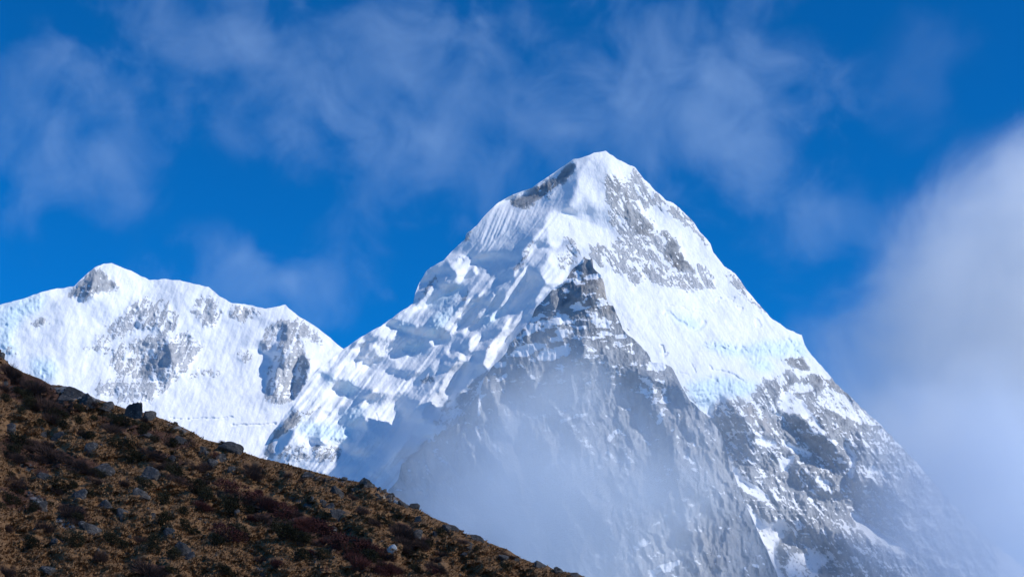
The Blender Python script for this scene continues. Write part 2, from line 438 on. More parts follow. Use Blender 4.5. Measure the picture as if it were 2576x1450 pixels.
for s in ('2160,460 2180,490 2150,580 2110,690 2000,800 1900,880 1850,920 1780,1040 1730,980 1850,880 1960,760 2080,650 2130,560',
          '1970,600 1900,720 1820,800 1700,960 1590,1090 1570,1020 1680,830 1800,740',
          '2060,410 2000,490 1960,550 1880,640 1870,600 2000,450',
          '1860,560 1870,620 1760,720 1640,870 1560,960 1460,1000 1550,850 1700,700 1780,620 1830,550',
          '2576,120 2576,330 2400,560 2270,680 2200,800 2100,870 2110,790 2220,680 2330,480 2450,280',
          '1940,1000 2010,990 2000,1060 1900,1170 1830,1230 1840,1110 1890,1020',
          '2540,760 2530,830 2400,950 2300,1080 2200,1200 2180,1300 2080,1450 2000,1400 2060,1230 2150,1080 2250,980 2350,790 2390,790 2330,940',
          '1720,1250 1790,1290 1780,1360 1710,1360 1700,1300', '1910,1250 1870,1330 1790,1420 1830,1310',
          '2210,235 2180,300 2090,400 2120,330', '1300,1060 1480,1010 1500,1080 1400,1170 1330,1150',
          '1540,1160 1560,1230 1600,1260 1560,1300 1530,1240', '1900,110 1940,130 1950,230 1910,240', '2440,160 2470,180 2430,260 2390,250'):
    T(.62, 'V1', s, 1, .5)
for s in ('2300,380 2360,400 2330,560 2250,680 2180,800 2150,900 2060,1040 1870,1050 1880,920 1980,740 2030,730 2060,760 2100,660 2120,560 2200,470',
          '2420,730 2430,760 2300,890 2230,960 2290,850 2380,760', '1905,450 1860,530 1820,540', '2110,430 2040,520 1980,545 2010,490',
          '1800,570 1770,620 1620,720 1600,700 1720,620', '2080,1150 2010,1190 1990,1240 2050,1170'):
    T(.6, 'V2', s, 1, .5)
T(.4, 'V2', '680,510 740,500 1000,400 1100,250 1250,420 1300,500 1550,500 1650,600 1560,700 1600,840 1650,1000 1560,1220 1400,1380 1200,1450 100,1450 400,960', 3)
T(-1.15, 'V2', '980,730 1080,640 1150,680 1310,690 1300,740 1180,800 1050,800', 1)
T(-1.25, 'V2', '1230,520 1250,470 1350,400 1460,340 1560,370 1600,420 1560,470 1480,520 1450,480 1350,490', 1)
T(-.8, 'V2', '930,1100 960,1000 1050,930 1180,910 1250,960 1180,1000 1110,1080', 1)
T(-.9, 'V2', '1080,1150 1110,1080 1200,1000 1290,1130 1240,1220 1200,1300 1100,1400 1000,1440 970,1330 1000,1280 1080,1250', 1, .6)
T(-.75, 'V2', '1650,1000 1640,1080 1550,1220 1480,1340 1380,1500 1560,1500 1700,1280 1760,1220 1960,1240 2050,1130 1870,1060 1860,960 1750,900 1650,950', 2)
T(.62, 'V2', '1200,990 1380,960 1620,980 1640,1080 1540,1220 1440,1330 1330,1300 1280,1150', 2)
T(.5, 'V2', '1290,1200 1420,1330 1300,1420 1150,1500 1020,1500 1120,1410 1210,1310', 2)
T(.6, 'V2', '1760,1220 1950,1250 1900,1290 1840,1360 1660,1500 1500,1600 1560,1450 1700,1300', 1)
T(-1.1, 'V2', '250,1250 430,1150 440,1240 330,1340 250,1450', 1)
T(-1.1, 'V2', '600,1260 720,1160 720,1280 800,1320 620,1330', 1)
T(-.7, 'V2', '80,1450 120,1330 240,1140 420,940 450,960 330,1120 250,1250 230,1450', 2)
T(-.7, 'V2', '720,560 740,510 880,520 880,610 740,610', 1, .5)
# lower rock of the right side: ribs with a shaded left cheek
for s in ('V6|490,90 540,90 560,150 640,240 700,290 770,400 740,530 660,580 560,540 500,420 470,280',
          'V6|940,210 1000,180 1080,240 1240,340 1330,430 1490,640 1480,690 1370,640 1240,580 1110,440 1020,320',
          'V6|1450,430 1540,410 1560,520 1520,640 1500,720 1450,620', 'V6|1050,620 1120,620 1230,730 1250,780 1160,830 1080,780 1030,660',
          'V6|1000,1060 1150,1040 1290,1100 1290,1230 1180,1250 1020,1200', 'V6|900,1270 960,1160 1010,1260 980,1400 910,1340',
          'V6|1520,880 1680,760 1760,740 1900,900 1940,1100 1800,1160 1640,1080 1520,960', 'V6|460,1040 540,940 600,970 580,1090 500,1090',
          'V6|1270,1060 1380,1100 1500,1240 1560,1400 1420,1450 1290,1280', 'V6|1400,640 1510,700 1520,840 1450,760', 'V6|410,200 440,130 465,160 465,230 430,240'):
    w, q = s.split('|'); T(-.80, w, q, 2, 2.2)
for s in ('V6|640,170 760,150 860,260 920,420 880,470 790,420 700,290', 'V6|990,100 1060,60 1200,80 1280,180 1420,400 1480,600 1350,440 1240,320 1100,220 1030,190',
          'V6|880,260 960,280 1120,440 1170,520 1380,670 1490,840 1340,760 1140,600 1000,480', 'V6|1560,640 1640,690 1660,770 1600,840 1550,760',
          'V6|330,380 480,340 560,560 650,760 540,760 400,600', 'V6|640,1130 720,1080 830,1160 820,1280 760,1300 680,1240'):
    w, q = s.split('|'); T(.5, w, q, 2, 2.0)
# rock
def K(d, win, s, fe=2, wp=1.0): stamp(rB, d, pts(win, s), fe, wp, 'max')
K(.86, 'V3', '-20,690 0,660 180,620 240,530 500,400 700,230 780,180 840,200 830,300 700,420 600,490 480,650 300,700 200,790 0,760')
K(.53, 'T1', '1225,265 1280,210 1340,240 1360,290 1400,190 1440,210 1500,300 1600,400 1500,420 1480,460 1560,560 1590,650 1580,740 1640,800 1730,830 1850,830 1900,890 1840,910 1740,930 1650,900 1580,900 1500,870 1400,880 1330,830 1260,790 1150,720 1130,650 1200,640 1280,650 1340,620 1300,570 1250,500 1290,450 1250,370 1240,310')
K(.76, 'V3', '1460,480 1520,560 1560,760 1700,860 1820,960 1880,1100 1840,1180 1720,1150 1600,1120 1450,1000 1420,800 1440,640')
K(.66, 'V3', '1250,380 1330,330 1440,440 1420,560 1400,780 1330,900 1290,860 1270,720 1220,690 1180,450')
K(.58, 'V3', '1230,920 1280,890 1340,960 1380,1060 1300,1040 1240,980', 2, .6)
K(.86, 'V3', '1920,1060 1980,1050 2060,1130 2120,1200 2200,1330 2260,1450 1960,1450 1940,1330 2010,1200 1930,1140')
K(.90, 'V4', '400,0 580,0 700,40 760,120 820,210 790,230 700,160 600,190 560,170 480,60')
K(.55, 'T1', '1400,190 1450,220 1480,280 1540,330 1620,400 1700,440 1760,500 1810,580 1870,640 1890,695 1830,640 1780,580 1700,520 1640,480 1560,420 1500,340 1440,260')
K(.55, 'T1', '1960,790 2020,830 2090,920 2180,1020 2230,1085 2150,1030 2060,960 2000,880', 2, .6)
K(.50, 'V4', '830,70 940,150 1000,260 1010,340 900,380 820,280 780,160')
K(.44, 'T1', '1000,600 1040,640 1090,720 1040,790 980,800 940,720 1010,700')
K(.55, 'V3', '690,1150 780,1170 860,1300 900,1400 760,1330', 2, .6)
K(.5, 'V3', '510,1390 580,1350 690,1410 640,1440', 2, .6)
K(.62, 'V3', '270,1180 290,1230 200,1360 130,1450 90,1440 200,1280', 2, .6)
K(.55, 'V5', '520,30 590,60 470,200 400,330 380,280', 2, .6)
K(.62, 'V1', '1830,440 1880,450 1850,520 1760,600 1790,520', 2, .5)
K(.50, 'V1', '1320,290 1410,250 1420,290 1290,460 1170,590 1110,630 1210,500', 2, .4)
K(.5, 'T1', '390,625 410,575 470,540 450,570 420,620', 1, .4)
K(.55, 'V2', '1850,590 1950,550 2030,560 2030,620 1950,640 1880,620', 1, .7)
K(.74, 'V2', '60,1480 120,1330 240,1140 400,970 580,930 640,960 500,1060 400,1160 320,1220 200,1280 220,1450')
K(.55, 'V2', '400,1380 600,1320 620,1500 390,1500'); K(.6, 'V2', '640,1330 700,1300 780,1360 900,1330 960,1400 960,1500 640,1500')
K(.5, 'V2', '250,1420 400,1300 420,1500 250,1500'); K(.45, 'V2', '700,905 770,895 760,910 710,915', 1, .3)
K(.45, 'V2', '2100,900 2260,860 2200,980 2100,1080 1950,1100 1880,1060 2060,1050', 2)
K(.6, 'V1', '2140,1100 2110,1130 2000,1320 1960,1400 2040,1240', 1, .4)
K(.55, 'D', '1130,1010 1180,960 1230,930 1230,1120 1100,1120'); K(.8, 'D', '1020,1150 1100,1085 1160,1060 1300,1000 1300,1500 1000,1500')
K(.72, 'V6', '220,0 260,110 300,180 380,230 410,240 480,150 510,120 640,110 720,130 790,0 830,-30 950,-60 1000,-110 1150,-40 1420,-40 2100,640 2600,1100 2600,1500 -100,1500 -100,0', 3)
K(.85, 'V4', '1750,1180 1860,1140 2000,1150 2090,1280 2020,1310 1900,1260', 1, .6)
K(.78, 'V4', '1990,1380 2090,1330 2230,1340 2350,1449 2050,1449', 1, .7)
K(.45, 'V4', '1500,1330 1640,1380 1760,1400 1700,1449 1550,1449')
K(.3, 'V4', '-150,620 -60,760 80,900 150,1000 0,900', 3)
# snow lying in the rock
def S(win, s, w, v=0.04, wp=.8):
    P = pts(win, s); sl, d = line_mask(P, w, wp); m = sstep(1.3, .7, d); rB[sl] = rB[sl] * (1 - m) + v * m
    tB[sl] = tB[sl] * (1 - .6 * m) + .25 * .6 * m
S('V6', '560,560 580,640 640,730 700,770 830,850', [8, 13, 9]); S('V6', '600,820 640,910 740,1010 830,1090 870,1180 860,1290 880,1380 930,1450', [8, 16, 22, 16])
S('V6', '340,880 430,1010 530,1130 640,1230 740,1310 800,1330', [12, 12, 8]); S('V6', '1490,970 1560,1060 1700,1160 1880,1240', [6, 16, 14])
S('V6', '1010,140 1120,190 1250,340', [26, 14, 4]); S('V6', '800,420 900,450', [12, 8]); S('V6', '980,440 1060,490 1160,530', 7)
S('V6', '1120,1380 1200,1320', [38, 24]); S('V6', '1240,720 1330,750', [9, 4]); S('V6', '450,700 550,770', 4)
S('V6', '850,1150 940,1090', [18, 24]); S('V6', '1050,30 1170,30', [10, 9]); S('V6', '1640,640 1740,680', [10, 6], .25)
S('V6', '640,960 640,1090 610,1150', 5); S('V6', '1300,100 1500,200 1640,280', [24, 20, 10], .3); S('V6', '980,610 1040,560', [14, 8], .1)
S('V6', '1480,700 1500,560 1440,460', [6, 9, 5], .2)
# ice
for w, s in (('V4', '830,1000 1100,970 1300,1030 1600,950 1800,960 1850,920 2000,960 2040,1000 2080,1110 1990,1150 1850,1120 1760,1180 1650,1130 1500,1160 1300,1130 1100,1120'),
             ('V6', '220,0 500,-60 790,-10 760,60 640,110 500,90 410,190 340,190'), ('V4', '1350,1150 1600,1150 1700,1280 1560,1330 1400,1250'),
             ('V1', '780,900 900,850 1130,850 1140,900 1050,960 850,930'), ('V1', '1330,780 1640,600 1630,740 1560,860 1450,1000 1350,1050 1280,1000'),
             ('V1', '1290,640 1480,540 1650,440 1740,330 1760,420 1680,520 1630,600 1450,670 1320,700'), ('V1', '1050,1110 1200,1080 1300,1140 1290,1230 1000,1300 950,1250'),
             ('V2', '930,1100 960,1000 1050,930 1180,910 1250,960 1110,1080'), ('V2', '720,560 740,510 880,520 880,610 740,610'),
             ('V2', '960,600 1100,620 1180,800 1050,800 980,730'), ('V2', '440,1100 700,1080 1080,1130 1060,1290 800,1290 600,1240'), ('V1', '2000,820 2300,640 2200,800 2050,950'),
             ('V4', '450,620 700,700 900,780 780,820 600,760'), ('V1', '1380,960 1420,950 1420,1000 1360,1030'), ('V5', '900,600 900,601 901,601')):
    stamp(iB, .62, pts(w, s), 4, 1, 'max')
stamp(iB, 1.0, pts('V1', '1360,970 1410,950 1425,1000 1355,1030'), 1, .2, 'max')
for w, s in (('V3', '790,240 840,300 810,340'), ('V6', '640,150 760,150 860,260 900,400 800,330 700,260'), ('V6', '1560,640 1640,690 1660,770 1560,760'), ('V6', '430,740 600,790 560,830 440,790'), ('V4', '500,20 600,100 600,190 540,120')):
    stamp(nB, .55, pts(w, s), 3, 1, 'max')
# --- detail relief
wl_ = sstep(1480, 1380, GX + (GY - 400) * .12); wr_ = sstep(1460, 1620, GX)
speck = 1.3 * fbm((GX + .5 * GY) / 26, GY / 34, 5, 401, .72) * wl_ + (1 - wl_) * 1.3 * (fbm((GX - .55 * GY) / 24, (GY + .2 * GX) / 46, 5, 402, .75) + .25 * fbm(GX / 6, GY / 6, 3, 409))
rlL = ridged((GX + .6 * GY) / 26, GY / 60, 5, 403)
rlR = ridged((GX - .55 * GY) / 30, GY / 75, 5, 404)
low = sstep(900, 1100, GY) * sstep(1500, 1650, GX)
rl = (rlL * wl_ + rlR * (1 - wl_)) * (6 + 4 * low) + ridged(GX / 13, GY / 17, 4, 405) * (3 + 1.5 * low) + low * ridged((GX - .3 * GY) / 75, GY / 95, 4, 415) * 22
rs = blur(np.clip(rB * 1.25, 0, 1), 2)
ser = blur(iB, 3)
wd, wv = worley((GX + WX * 2) / 15, (GY + WY * 2) / 12, 19)
sero = (wv * 6 + ridged(GX / 11, GY / 20, 4, 18) * 5 + fbm(GX / 30, GY / 9, 3, 20) * 3)
rough = Z(.25)
stamp(rough, 1.0, pts('V1', '0,1450 650,950 1000,700 1250,560 1500,420 1750,300 2000,500 2500,600 2500,1450'), 8)
stamp(rough, .9, pts('V2', '500,1000 1000,400 1700,300 2400,700 2000,1100 1300,1450 100,1450'), 8)
fluteL = streaks(-.75, 7, 120, 406); fluteR = streaks(.6, 8, 150, 407); fluteC = streaks(.05, 9, 170, 408)
flu = fluteL * wl_ * 2.0 + wl_ * rough * 2.8 * ridged((GX + .8 * GY) / 13, GY / 75, 4, 430, .65) + (1 - wl_) * (fluteR * wr_ * .7 + fluteC * (1 - wr_) * .5)
fz = Z(); stamp(fz, 1, pts('V3', '-450,1000 -150,740 60,780 260,740 480,690 640,560 560,760 430,830 150,960 -100,1100 -420,1280'), 3)
flu = flu * (1 - fz) + fz * 2.6 * streaks(-.42, 6, 220, 416)
mid = fbm((GX + .7 * GY) / 42, GY / 70, 4, 410) * wl_ * 3 * rough + fbm(GX / 70, GY / 60, 4, 411) * 3 + rough * ridged((GX + .7 * GY + WX) / 30, (GY + WY) / 42, 5, 412, .62) * 3.5
det = rl * rs + flu * (1 - .6 * rs) + mid * (1 - .5 * rs) + sero * ser
for w, s, d_, wd_ in (('V4', '420,545 600,580 800,610 1000,625', -5, 2), ('V4', '980,520 1080,490 1220,490', -6, 3), ('V4', '1260,570 1320,600', -7, 4), ('V4', '410,1030 450,1110', -10, 4),
                ('V4', '950,1270 1050,1290 1250,1370 1350,1440', -8, 3), ('V4', '900,1350 1040,1410', -6, 2.5), ('V4', '1010,970 1020,1040', -6, 3), ('V4', '600,1340 700,1360', -5, 2),
                ('V4', '460,630 600,720 760,820 900,760', -6, 6), ('V4', '1820,930 1900,1010 1940,1100', -7, 4), ('V4', '1460,720 1520,780', -6, 5), ('V4', '760,1230 790,1290', -5, 3),
                ('V4', '880,1000 1000,1000 1200,1010 1300,1060', -5, 2), ('V4', '900,1030 1100,1040 1300,1100', -4, 2), ('V4', '1100,985 1250,1040', -4, 2), ('V4', '1300,1070 1340,1040 1370,1080', -6, 4),
                ('V1', '1600,50 1680,30 1760,50', -6, 3), ('V1', '360,1450 400,1250 470,1100', -6, 2), ('V1', '560,1450 640,1300 780,1100', -5, 2), ('V2', '1360,970 1390,1080', -7, 3), ('V2', '1480,1110 1410,1290', -7, 4)):
    stroke(det, d_ * .45, pts(w, s), wd_ * .8, 1.6, 'add')
RB = rock_mix(rB, rl, speck)
tB += wl_ * sstep(560, 700, GY) * (.6 * fbm((GX + .82 * GY) / 9, GY / 60, 4, 426, .65) + .8 * fbm((GX + .82 * GY) / 22, GY / 150, 5, 420, .6) - .10 + .35 * fbm(GX / 40, GY / 40, 3, 421))
tB += (1 - wl_) * (1 - low) * .28 * fbm((GX - .5 * GY) / 60, GY / 90, 4, 422) + fz * .7 * streaks(-.42, 9, 260, 423)
tB += low * (.5 * fbm((GX - .45 * GY) / 50, GY / 90, 6, 424, .68) + .3 * fbm(GX / 24, GY / 24, 4, 425, .6))
RB = np.clip(RB - blur(iB, 2) * .4, 0, 1)
build_mountain('snow_peak', crestB, 422, 2616, 1560, (1523, 380), 5200, ([380, 600, 900, 1100, 1600], [.62, .78, .85, .72, .62]),
               tB, RB, iB, nB, det, ([420, 1000, 1170, 1400, 1600, 2000, 2100, 2600], [1, 1.6, 1.2, .5, 1.6, 1.4, 2.0, 2.2]),
               'tall snow covered pyramid peak with a grey rock face on its right side', rows=600, lowrad=26, lowclip=(-.47, .5), dust=np.clip(rB * 1.55 - .45 + .02 * low + .12 * fbm(GX / 50, GY / 60, 4, 431), .2, .95))

# ================================================================== C: the dark buttress in front
crestC = np.concatenate([pts('D', '930,1330 960,1250 1001,1205 1010,1165 1040,1150 1080,1112 1120,1090 1147,1066 1159,1043 1207,985 1218,950 1236,922 1253,907 1274,884 1282,863 1303,838 1333,809 1345,779 1370,748 1387,729 1416,712 1425,700 1437,679 1454,662 1467,651 1469,645 1472,651 1484,652 1487,649 1491,655 1492,675 1511,691 1519,712 1525,750 1530,765 1542,770 1555,796 1567,830 1605,863 1626,884 1639,909 1668,913 1689,924 1711,965 1734,1003 1775,1043 1811,1084 1834,1153 1862,1240 1905,1330 1950,1430 1985,1540')])
tC = Z(); rC = Z(.80) + .10 * sstep(880, 1000, GY); iC = Z(); nC = Z()
tC[:] = np.interp(GX, [900, 1200, 1400, 1480, 1560, 1700, 1900], [-.9, -.55, -.35, -.1, .05, -.1, .45]).astype(np.float32)
def U(v, win, s, fe=2, wp=1.0): stamp(tC, v, pts(win, s), fe, wp)
U(.5, 'T5', '510,760 545,700 570,750 640,930 740,1020 800,1180 820,1300 700,1180 560,1050', 1)
U(-1.1, 'T5', '570,745 600,720 650,900 740,1000 720,1020 640,930', 1, .5)
U(.35, 'T5', '600,640 720,600 760,700 810,850 770,1000 720,1000 650,880', 1)
U(-1.1, 'T5', '810,840 840,900 830,1080 820,1180 760,1040 740,1010 790,960', 1)
U(-.9, 'T5', '720,560 850,560 850,620 930,750 830,780 770,700', 3)
U(.3, 'T5', '850,610 950,560 980,620 930,730 890,740', 2)
U(-.9, 'V5', '1210,150 1300,130 1330,210 1250,330 1080,370 1110,290', 1); U(-1.0, 'V5', '1340,130 1400,120 1420,260 1350,240', 1)
U(.35, 'V5', '1430,360 1540,330 1600,560 1610,660 1480,650 1430,520', 1); U(-.9, 'V5', '1080,430 1240,430 1290,560 1220,640 1120,640', 1)
U(-.8, 'V5', '880,500 920,560 830,660 640,860 700,700', 1); U(.3, 'V5', '930,560 980,560 1010,780 980,860 930,700', 1)
U(.3, 'V5', '1320,1100 1500,1060 1860,1140 2080,1280 2160,1440 1280,1440', 3); U(-.9, 'V5', '1150,1200 1320,1120 1280,1300 1240,1440 1050,1440 1100,1300', 3)
U(-.7, 'T5', '1130,1100 1220,980 1160,930 1040,930 1000,1060', 3); U(.3, 'T5', '1160,920 1220,980 1250,1130 1180,1060', 2)
for s in ('1500,560 1600,600 1640,760 1570,900 1520,760', '1700,620 1780,640 1850,760 1800,800 1730,720', '1600,800 1690,840 1760,1080 1700,1100 1620,940', '1800,860 1870,960 1840,1060 1780,960', '1650,1100 1760,1140 1800,1300 1690,1280'):
    U(-.9, 'T5', s, 2)
for s in ('1550,530 1690,500 1760,600 1720,640 1640,620', '1640,640 1700,720 1740,860 1700,840', '1760,820 1830,960 1880,1200 1820,1200 1760,1000'):
    U(.45, 'T5', s, 2)
def Sn(win, s, v=.1, fe=1, wp=1.0): stamp(rC, v, pts(win, s), fe, wp)
def SL(win, s, w, v=.12, wp=1.2):
    P = pts(win, s); sl, d = line_mask(P, w, wp); m = sstep(1.3, .6, d); rC[sl] = rC[sl] * (1 - m) + v * m
Sn('V5', '1000,400 1180,380 1400,300 1520,300 1450,360 1280,370 1220,420 1040,440 900,520 880,490', .05)
SL('V5', '1190,300 1230,280 1260,310', 3); SL('V5', '1230,160 1280,145', 4); Sn('V5', '1030,500 1090,490 1100,540 1050,550', .1)
Sn('V5', '1110,700 1200,660 1300,700 1420,720 1330,760 1200,770 1130,740', .12); SL('V5', '1460,660 1500,630 1540,660 1600,670', [5, 6, 3]); SL('V5', '1480,700 1560,690', 5)
SL('V5', '620,900 740,860 860,880 980,860 1080,840', [6, 8, 10, 8, 6], .25); SL('V5', '560,1000 700,980 900,920 1100,940 1150,960', [6, 10, 14, 12, 8], .3)
Sn('V5', '360,1150 460,1090 640,1020 700,1010 640,1070 450,1140', .1); Sn('V5', '360,1370 400,1290 560,1200 700,1180 780,1190 740,1270 600,1330 480,1390', .06)
Sn('V5', '690,1400 740,1310 900,1260 1060,1220 1140,1260 1100,1360 920,1400 760,1430', .12)
SL('V5', '1320,800 1450,830 1420,900 1600,940 1500,970', [8, 6, 8, 10, 7], .25); SL('V5', '1540,1060 1640,1080', 5, .15); SL('V5', '1750,1100 1840,1110', 5, .2); SL('V5', '1490,1070 1560,1110', 4, .3)
Sn('V5', '1330,1130 1400,1050 1480,1100 1430,1180 1500,1390 1300,1400 1340,1250', .5); SL('V5', '900,1150 1050,1110 1200,1100', [8, 7, 5], .35); SL('V5', '950,1060 1150,1040 1300,1010', 6, .4)
Sn('T5', '600,500 690,490 680,520 620,530', .1); Sn('T5', '620,600 690,570 700,600 640,630', .15); Sn('T5', '570,970 600,980 680,1080 640,1080', .25)
SL('T5', '510,850 530,700 550,700', [3, 5, 4], .2); SL('T5', '1040,880 1120,840 1200,820', 4, .3); SL('T5', '930,1190 990,1140', [8, 6], .3); SL('T5', '1350,980 1400,930 1460,960', 6, .35)
SL('T5', '1330,1070 1390,1120', [7, 5], .3); SL('T5', '880,1220 920,1240', 5, .3); Sn('T5', '1540,510 1690,500 1720,540 1640,560', .35); Sn('T5', '1640,600 1700,600 1690,640', .2)
SL('T5', '1690,680 1700,800 1660,880', [8, 12, 8], .42); Sn('T5', '1560,580 1620,620 1680,740 1600,760 1530,660', .5)
SL('V6', '240,550 300,590', [6, 4], .1); SL('V6', '170,400 220,395', 4, .15); Sn('V6', '-60,1400 100,1340 200,1330 120,1400 -20,1470', .2, 2)
SL('V6', '60,900 90,1000 0,1060', 4, .4); SL('V6', '-150,1230 -30,1180', 6, .4)
stamp(nC, .35, pts('V5', '1420,300 1560,400 1620,660 1480,640'), 4, 1, 'max'); stamp(nC, .4, pts('V6', '60,680 250,760 300,820 200,800'), 4, 1, 'max')
stamp(nC, .35, pts('V5', '1200,430 1400,430 1400,520 1250,500'), 4, 1, 'max'); stamp(nC, .25, pts('V6', '260,1000 560,1150 580,1300 400,1300'), 8, 1, 'max')
strata = sstep(1150, 900, GY)
speck = 1.3 * fbm(GX / 34, GY / 22, 5, 501, .7)
lay = fbm(GX / 90, (GY + .12 * GX + WY * 1.5) / 13, 5, 503)
rl = ridged((GX - .15 * GY + WX * .8) / 34, (GY + WY) / 75, 6, 504) * (5 + 3 * (1 - strata)) + ridged((GX - .1 * GY + WX * .3) / 10, (GY + WY * .5) / 22, 4, 505) * 1.5 + lay * 1.6 * strata + ridged((GX - .25 * GY + WX * 1.5) / 100, (GY + WY * 2) / 190, 4, 506) * 26 * (1 - .6 * strata)
flutC = streaks(.12, 6, 80, 507)
det = rl + flutC * 1.2
stamp(det, 16, pts('V5', '1010,500 1180,440 1230,440 1420,380 1540,330 1600,520 1620,660 1480,680 1300,700 1200,660 1000,560'), 3, 1, 'add')
stamp(det, 10, pts('V5', '300,1380 330,1160 560,1030 900,900 1000,880 1000,960 640,1090 560,1180 400,1290'), 3, 1, 'add')
U(.35, 'V5', '1000,400 1180,380 1400,300 1520,300 1450,360 1280,370 1220,420 1040,440 900,520 880,490', 1)
RC = rock_mix(rC - .04 * strata, rl + lay * 2.4 * strata, speck * .9)
tC += .5 * fbm((GX - .12 * GY) / 45, GY / 160, 5, 520, .6) * (1 - .6 * strata)
build_mountain('rock_buttress', crestC, 934, 1984, 1560, (1469, 645), 4560, ([640, 900, 1600], [.55, .5, .5]),
               tC, RC, iC, nC, det, 2.2, 'dark layered rock buttress with snow ledges in front of the snow peak', rows=460, dust=np.clip(.66 + .22 * fbm(GX / 60, GY / 80, 4, 530) + .2 * sstep(900, 700, GY), .35, .95), back=420)

# valley floor reaching to the horizon
gm = NT('valley_ground')
gp = gm.node('ShaderNodeNewGeometry').outputs['Position']
gm.l.new(gm.mix(gm.ramp(gm.noise(0.01, 6, .6, gp), .35, .65), (0.30, 0.30, 0.30), (0.60, 0.61, 0.63)), gm.b.inputs['Base Color'])
gm.b.inputs['Roughness'].default_value = 0.95
n_ = 60
gx = np.linspace(-1, 1, n_); gx = np.sign(gx) * np.abs(gx) ** 2.2 * 45000
gxx, gyy = np.meshgrid(gx, gx[::-1])
gV = np.stack([gxx, gyy, -60 + 0 * gxx], -1)
tag(obj('ground', grid_mesh('ground', gV, None, gm.m)), 'wide valley floor of snow and pale moraine below the mountains', kind='structure')

# ================================================================== the brown hillside in front
crestH = np.concatenate([np.array([[-260, 780], [-120, 850], [-40, 872]], np.float32), pts('D', '0,881 8,892 10,900 28,920 65,938 102,952 126,966 151,968 183,974 212,987 245,1003 269,1010 302,1022 326,1030 367,1038 391,1046 440,1064 489,1088 510,1103 547,1112 600,1124 612,1136 652,1150 714,1164 787,1184 857,1203 904,1211 937,1218 960,1231 990,1243 1020,1266 1050,1279 1087,1300 1120,1313 1144,1322 1167,1340 1210,1351 1227,1363 1277,1381 1310,1402 1333,1411 1377,1421 1394,1431 1423,1437 1450,1440 1470,1449 1600,1520 1800,1640 2200,1800 2700,1900')])
HD_X = [-260, 0, 600, 1470, 2700]; HD_R = [150, 146, 136, 118, 95]
HN1 = fbm(GX / 95, GY / 60, 4, 601); HN2 = fbm((GX + .3 * GY) / 22, GY / 13, 4, 602); HN3 = fbm(GX / 7, GY / 5, 3, 603)
HT = ridged((GX - 2.2 * GY) / 160, (GY + .45 * GX) / 26, 3, 604)            # little terraces trodden along the slope
HREL = HN1 * 1.6 + HN2 * .55 + HN3 * .12 + HT * .8
def hill_dist(x, y):
    x = np.asarray(x, np.float32); y = np.asarray(y, np.float32)
    yc = np.interp(x, crestH[:, 0], crestH[:, 1])
    d = np.interp(x, HD_X, HD_R) - (y - yc) * 0.060
    return d - sample(HREL, x, y) * sstep(-2, 30, y - yc)
def hill_pt(x, y): return unproject(np.asarray(x, np.float32), np.asarray(y, np.float32), hill_dist(x, y))
hx = np.arange(-260, 2700, 2.4, dtype=np.float32)
hyc = np.interp(hx, crestH[:, 0], crestH[:, 1]) + fbm(hx / 9, hx * 0, 4, 611) * 1.6
ht = np.linspace(0, 1, 330) ** 1.1
HY = hyc[None, :] + (np.maximum(1640, hyc + 60)[None, :] - hyc[None, :]) * ht[:, None]; HX = np.repeat(hx[None, :], len(ht), 0)
HV = hill_pt(HX, HY)
rows_b = []
for k in range(10, 0, -1):
    r = HV[0].copy(); s = 30 * (k / 10) ** 1.7; r[:, 1] += s; r[:, 2] -= s * .9; r[:, 0] += 0; rows_b.append(r)
rows_f = []
for k in range(1, 15):
    t = k / 14; r = HV[-1].copy()
    tx = r[:, 0] * (1 - t) + (r[:, 0] * 1.5) * t
    r = np.stack([tx, r[:, 1] * (1 - t) + (-60) * t, r[:, 2] * (1 - t) ** 1.6 + 0 * t], -1); rows_f.append(r)
HVA = np.concatenate([np.stack(rows_b), HV, np.stack(rows_f)], 0)
# cover masks: r = dark heath, g = gravel, b = paleness of the straw
heath = Z(); grav = Z()
for w, s in (('T3', '0,120 130,160 300,240 420,330 560,400 480,470 300,440 120,380 0,330'), ('T3', '0,560 180,590 330,640 520,700 700,800 560,830 380,780 250,840 60,740 0,700'),
             ('T3', '560,450 700,440 900,520 1100,560 1250,640 1100,680 900,600 700,560'), ('T3', '850,640 1000,660 1200,740 1100,800 950,740'), ('T3', '1020,760 1200,850 1330,930 1250,990 1100,860'),
             ('T3', '1350,880 1600,930 1800,1020 1929,1090 1929,1250 1700,1180 1550,1060 1400,980'), ('T3', '340,960 520,1020 620,1110 500,1120 380,1060'), ('T4', '0,690 300,850 560,990 800,1050 900,1180 1100,1300 1200,1346 800,1346 600,1180 350,1060 0,900'),
             ('T4', '960,960 1120,920 1200,1010 1340,1060 1300,1120 1100,1080'), ('T3', '0,880 120,900 300,960 280,1060 100,1050 0,1010'), ('T3', '840,1390 950,1350 1080,1400 1060,1450 840,1450')):
    stamp(heath, .8, pts(w, s), 3, 1.6, 'max')
for w, s in (('T3', '250,250 500,290 640,360 600,400 400,340'), ('T3', '960,460 1080,500 1250,600 1100,560'), ('T4', '290,540 470,590 640,600 800,650 640,640 400,610'), ('T4', '200,740 330,740 440,810 300,790'), ('T4', '880,690 1050,730 1160,820 1250,880 1050,800'), ('T3', '150,900 280,980 300,1050 200,1010'), ('T3', '340,1060 480,1120 440,1180 330,1120')):
    stamp(grav, .9, pts(w, s), 3, 1.4, 'max')
hm = np.stack([sample(heath, HX, HY), sample(grav, HX, HY), .5 + .5 * sample(HN1, HX, HY), np.ones_like(HX)], -1)
hm = np.concatenate([np.repeat(hm[:1], 10, 0), hm, np.repeat(hm[-1:], 14, 0)], 0)
hl = NT('dry_slope')
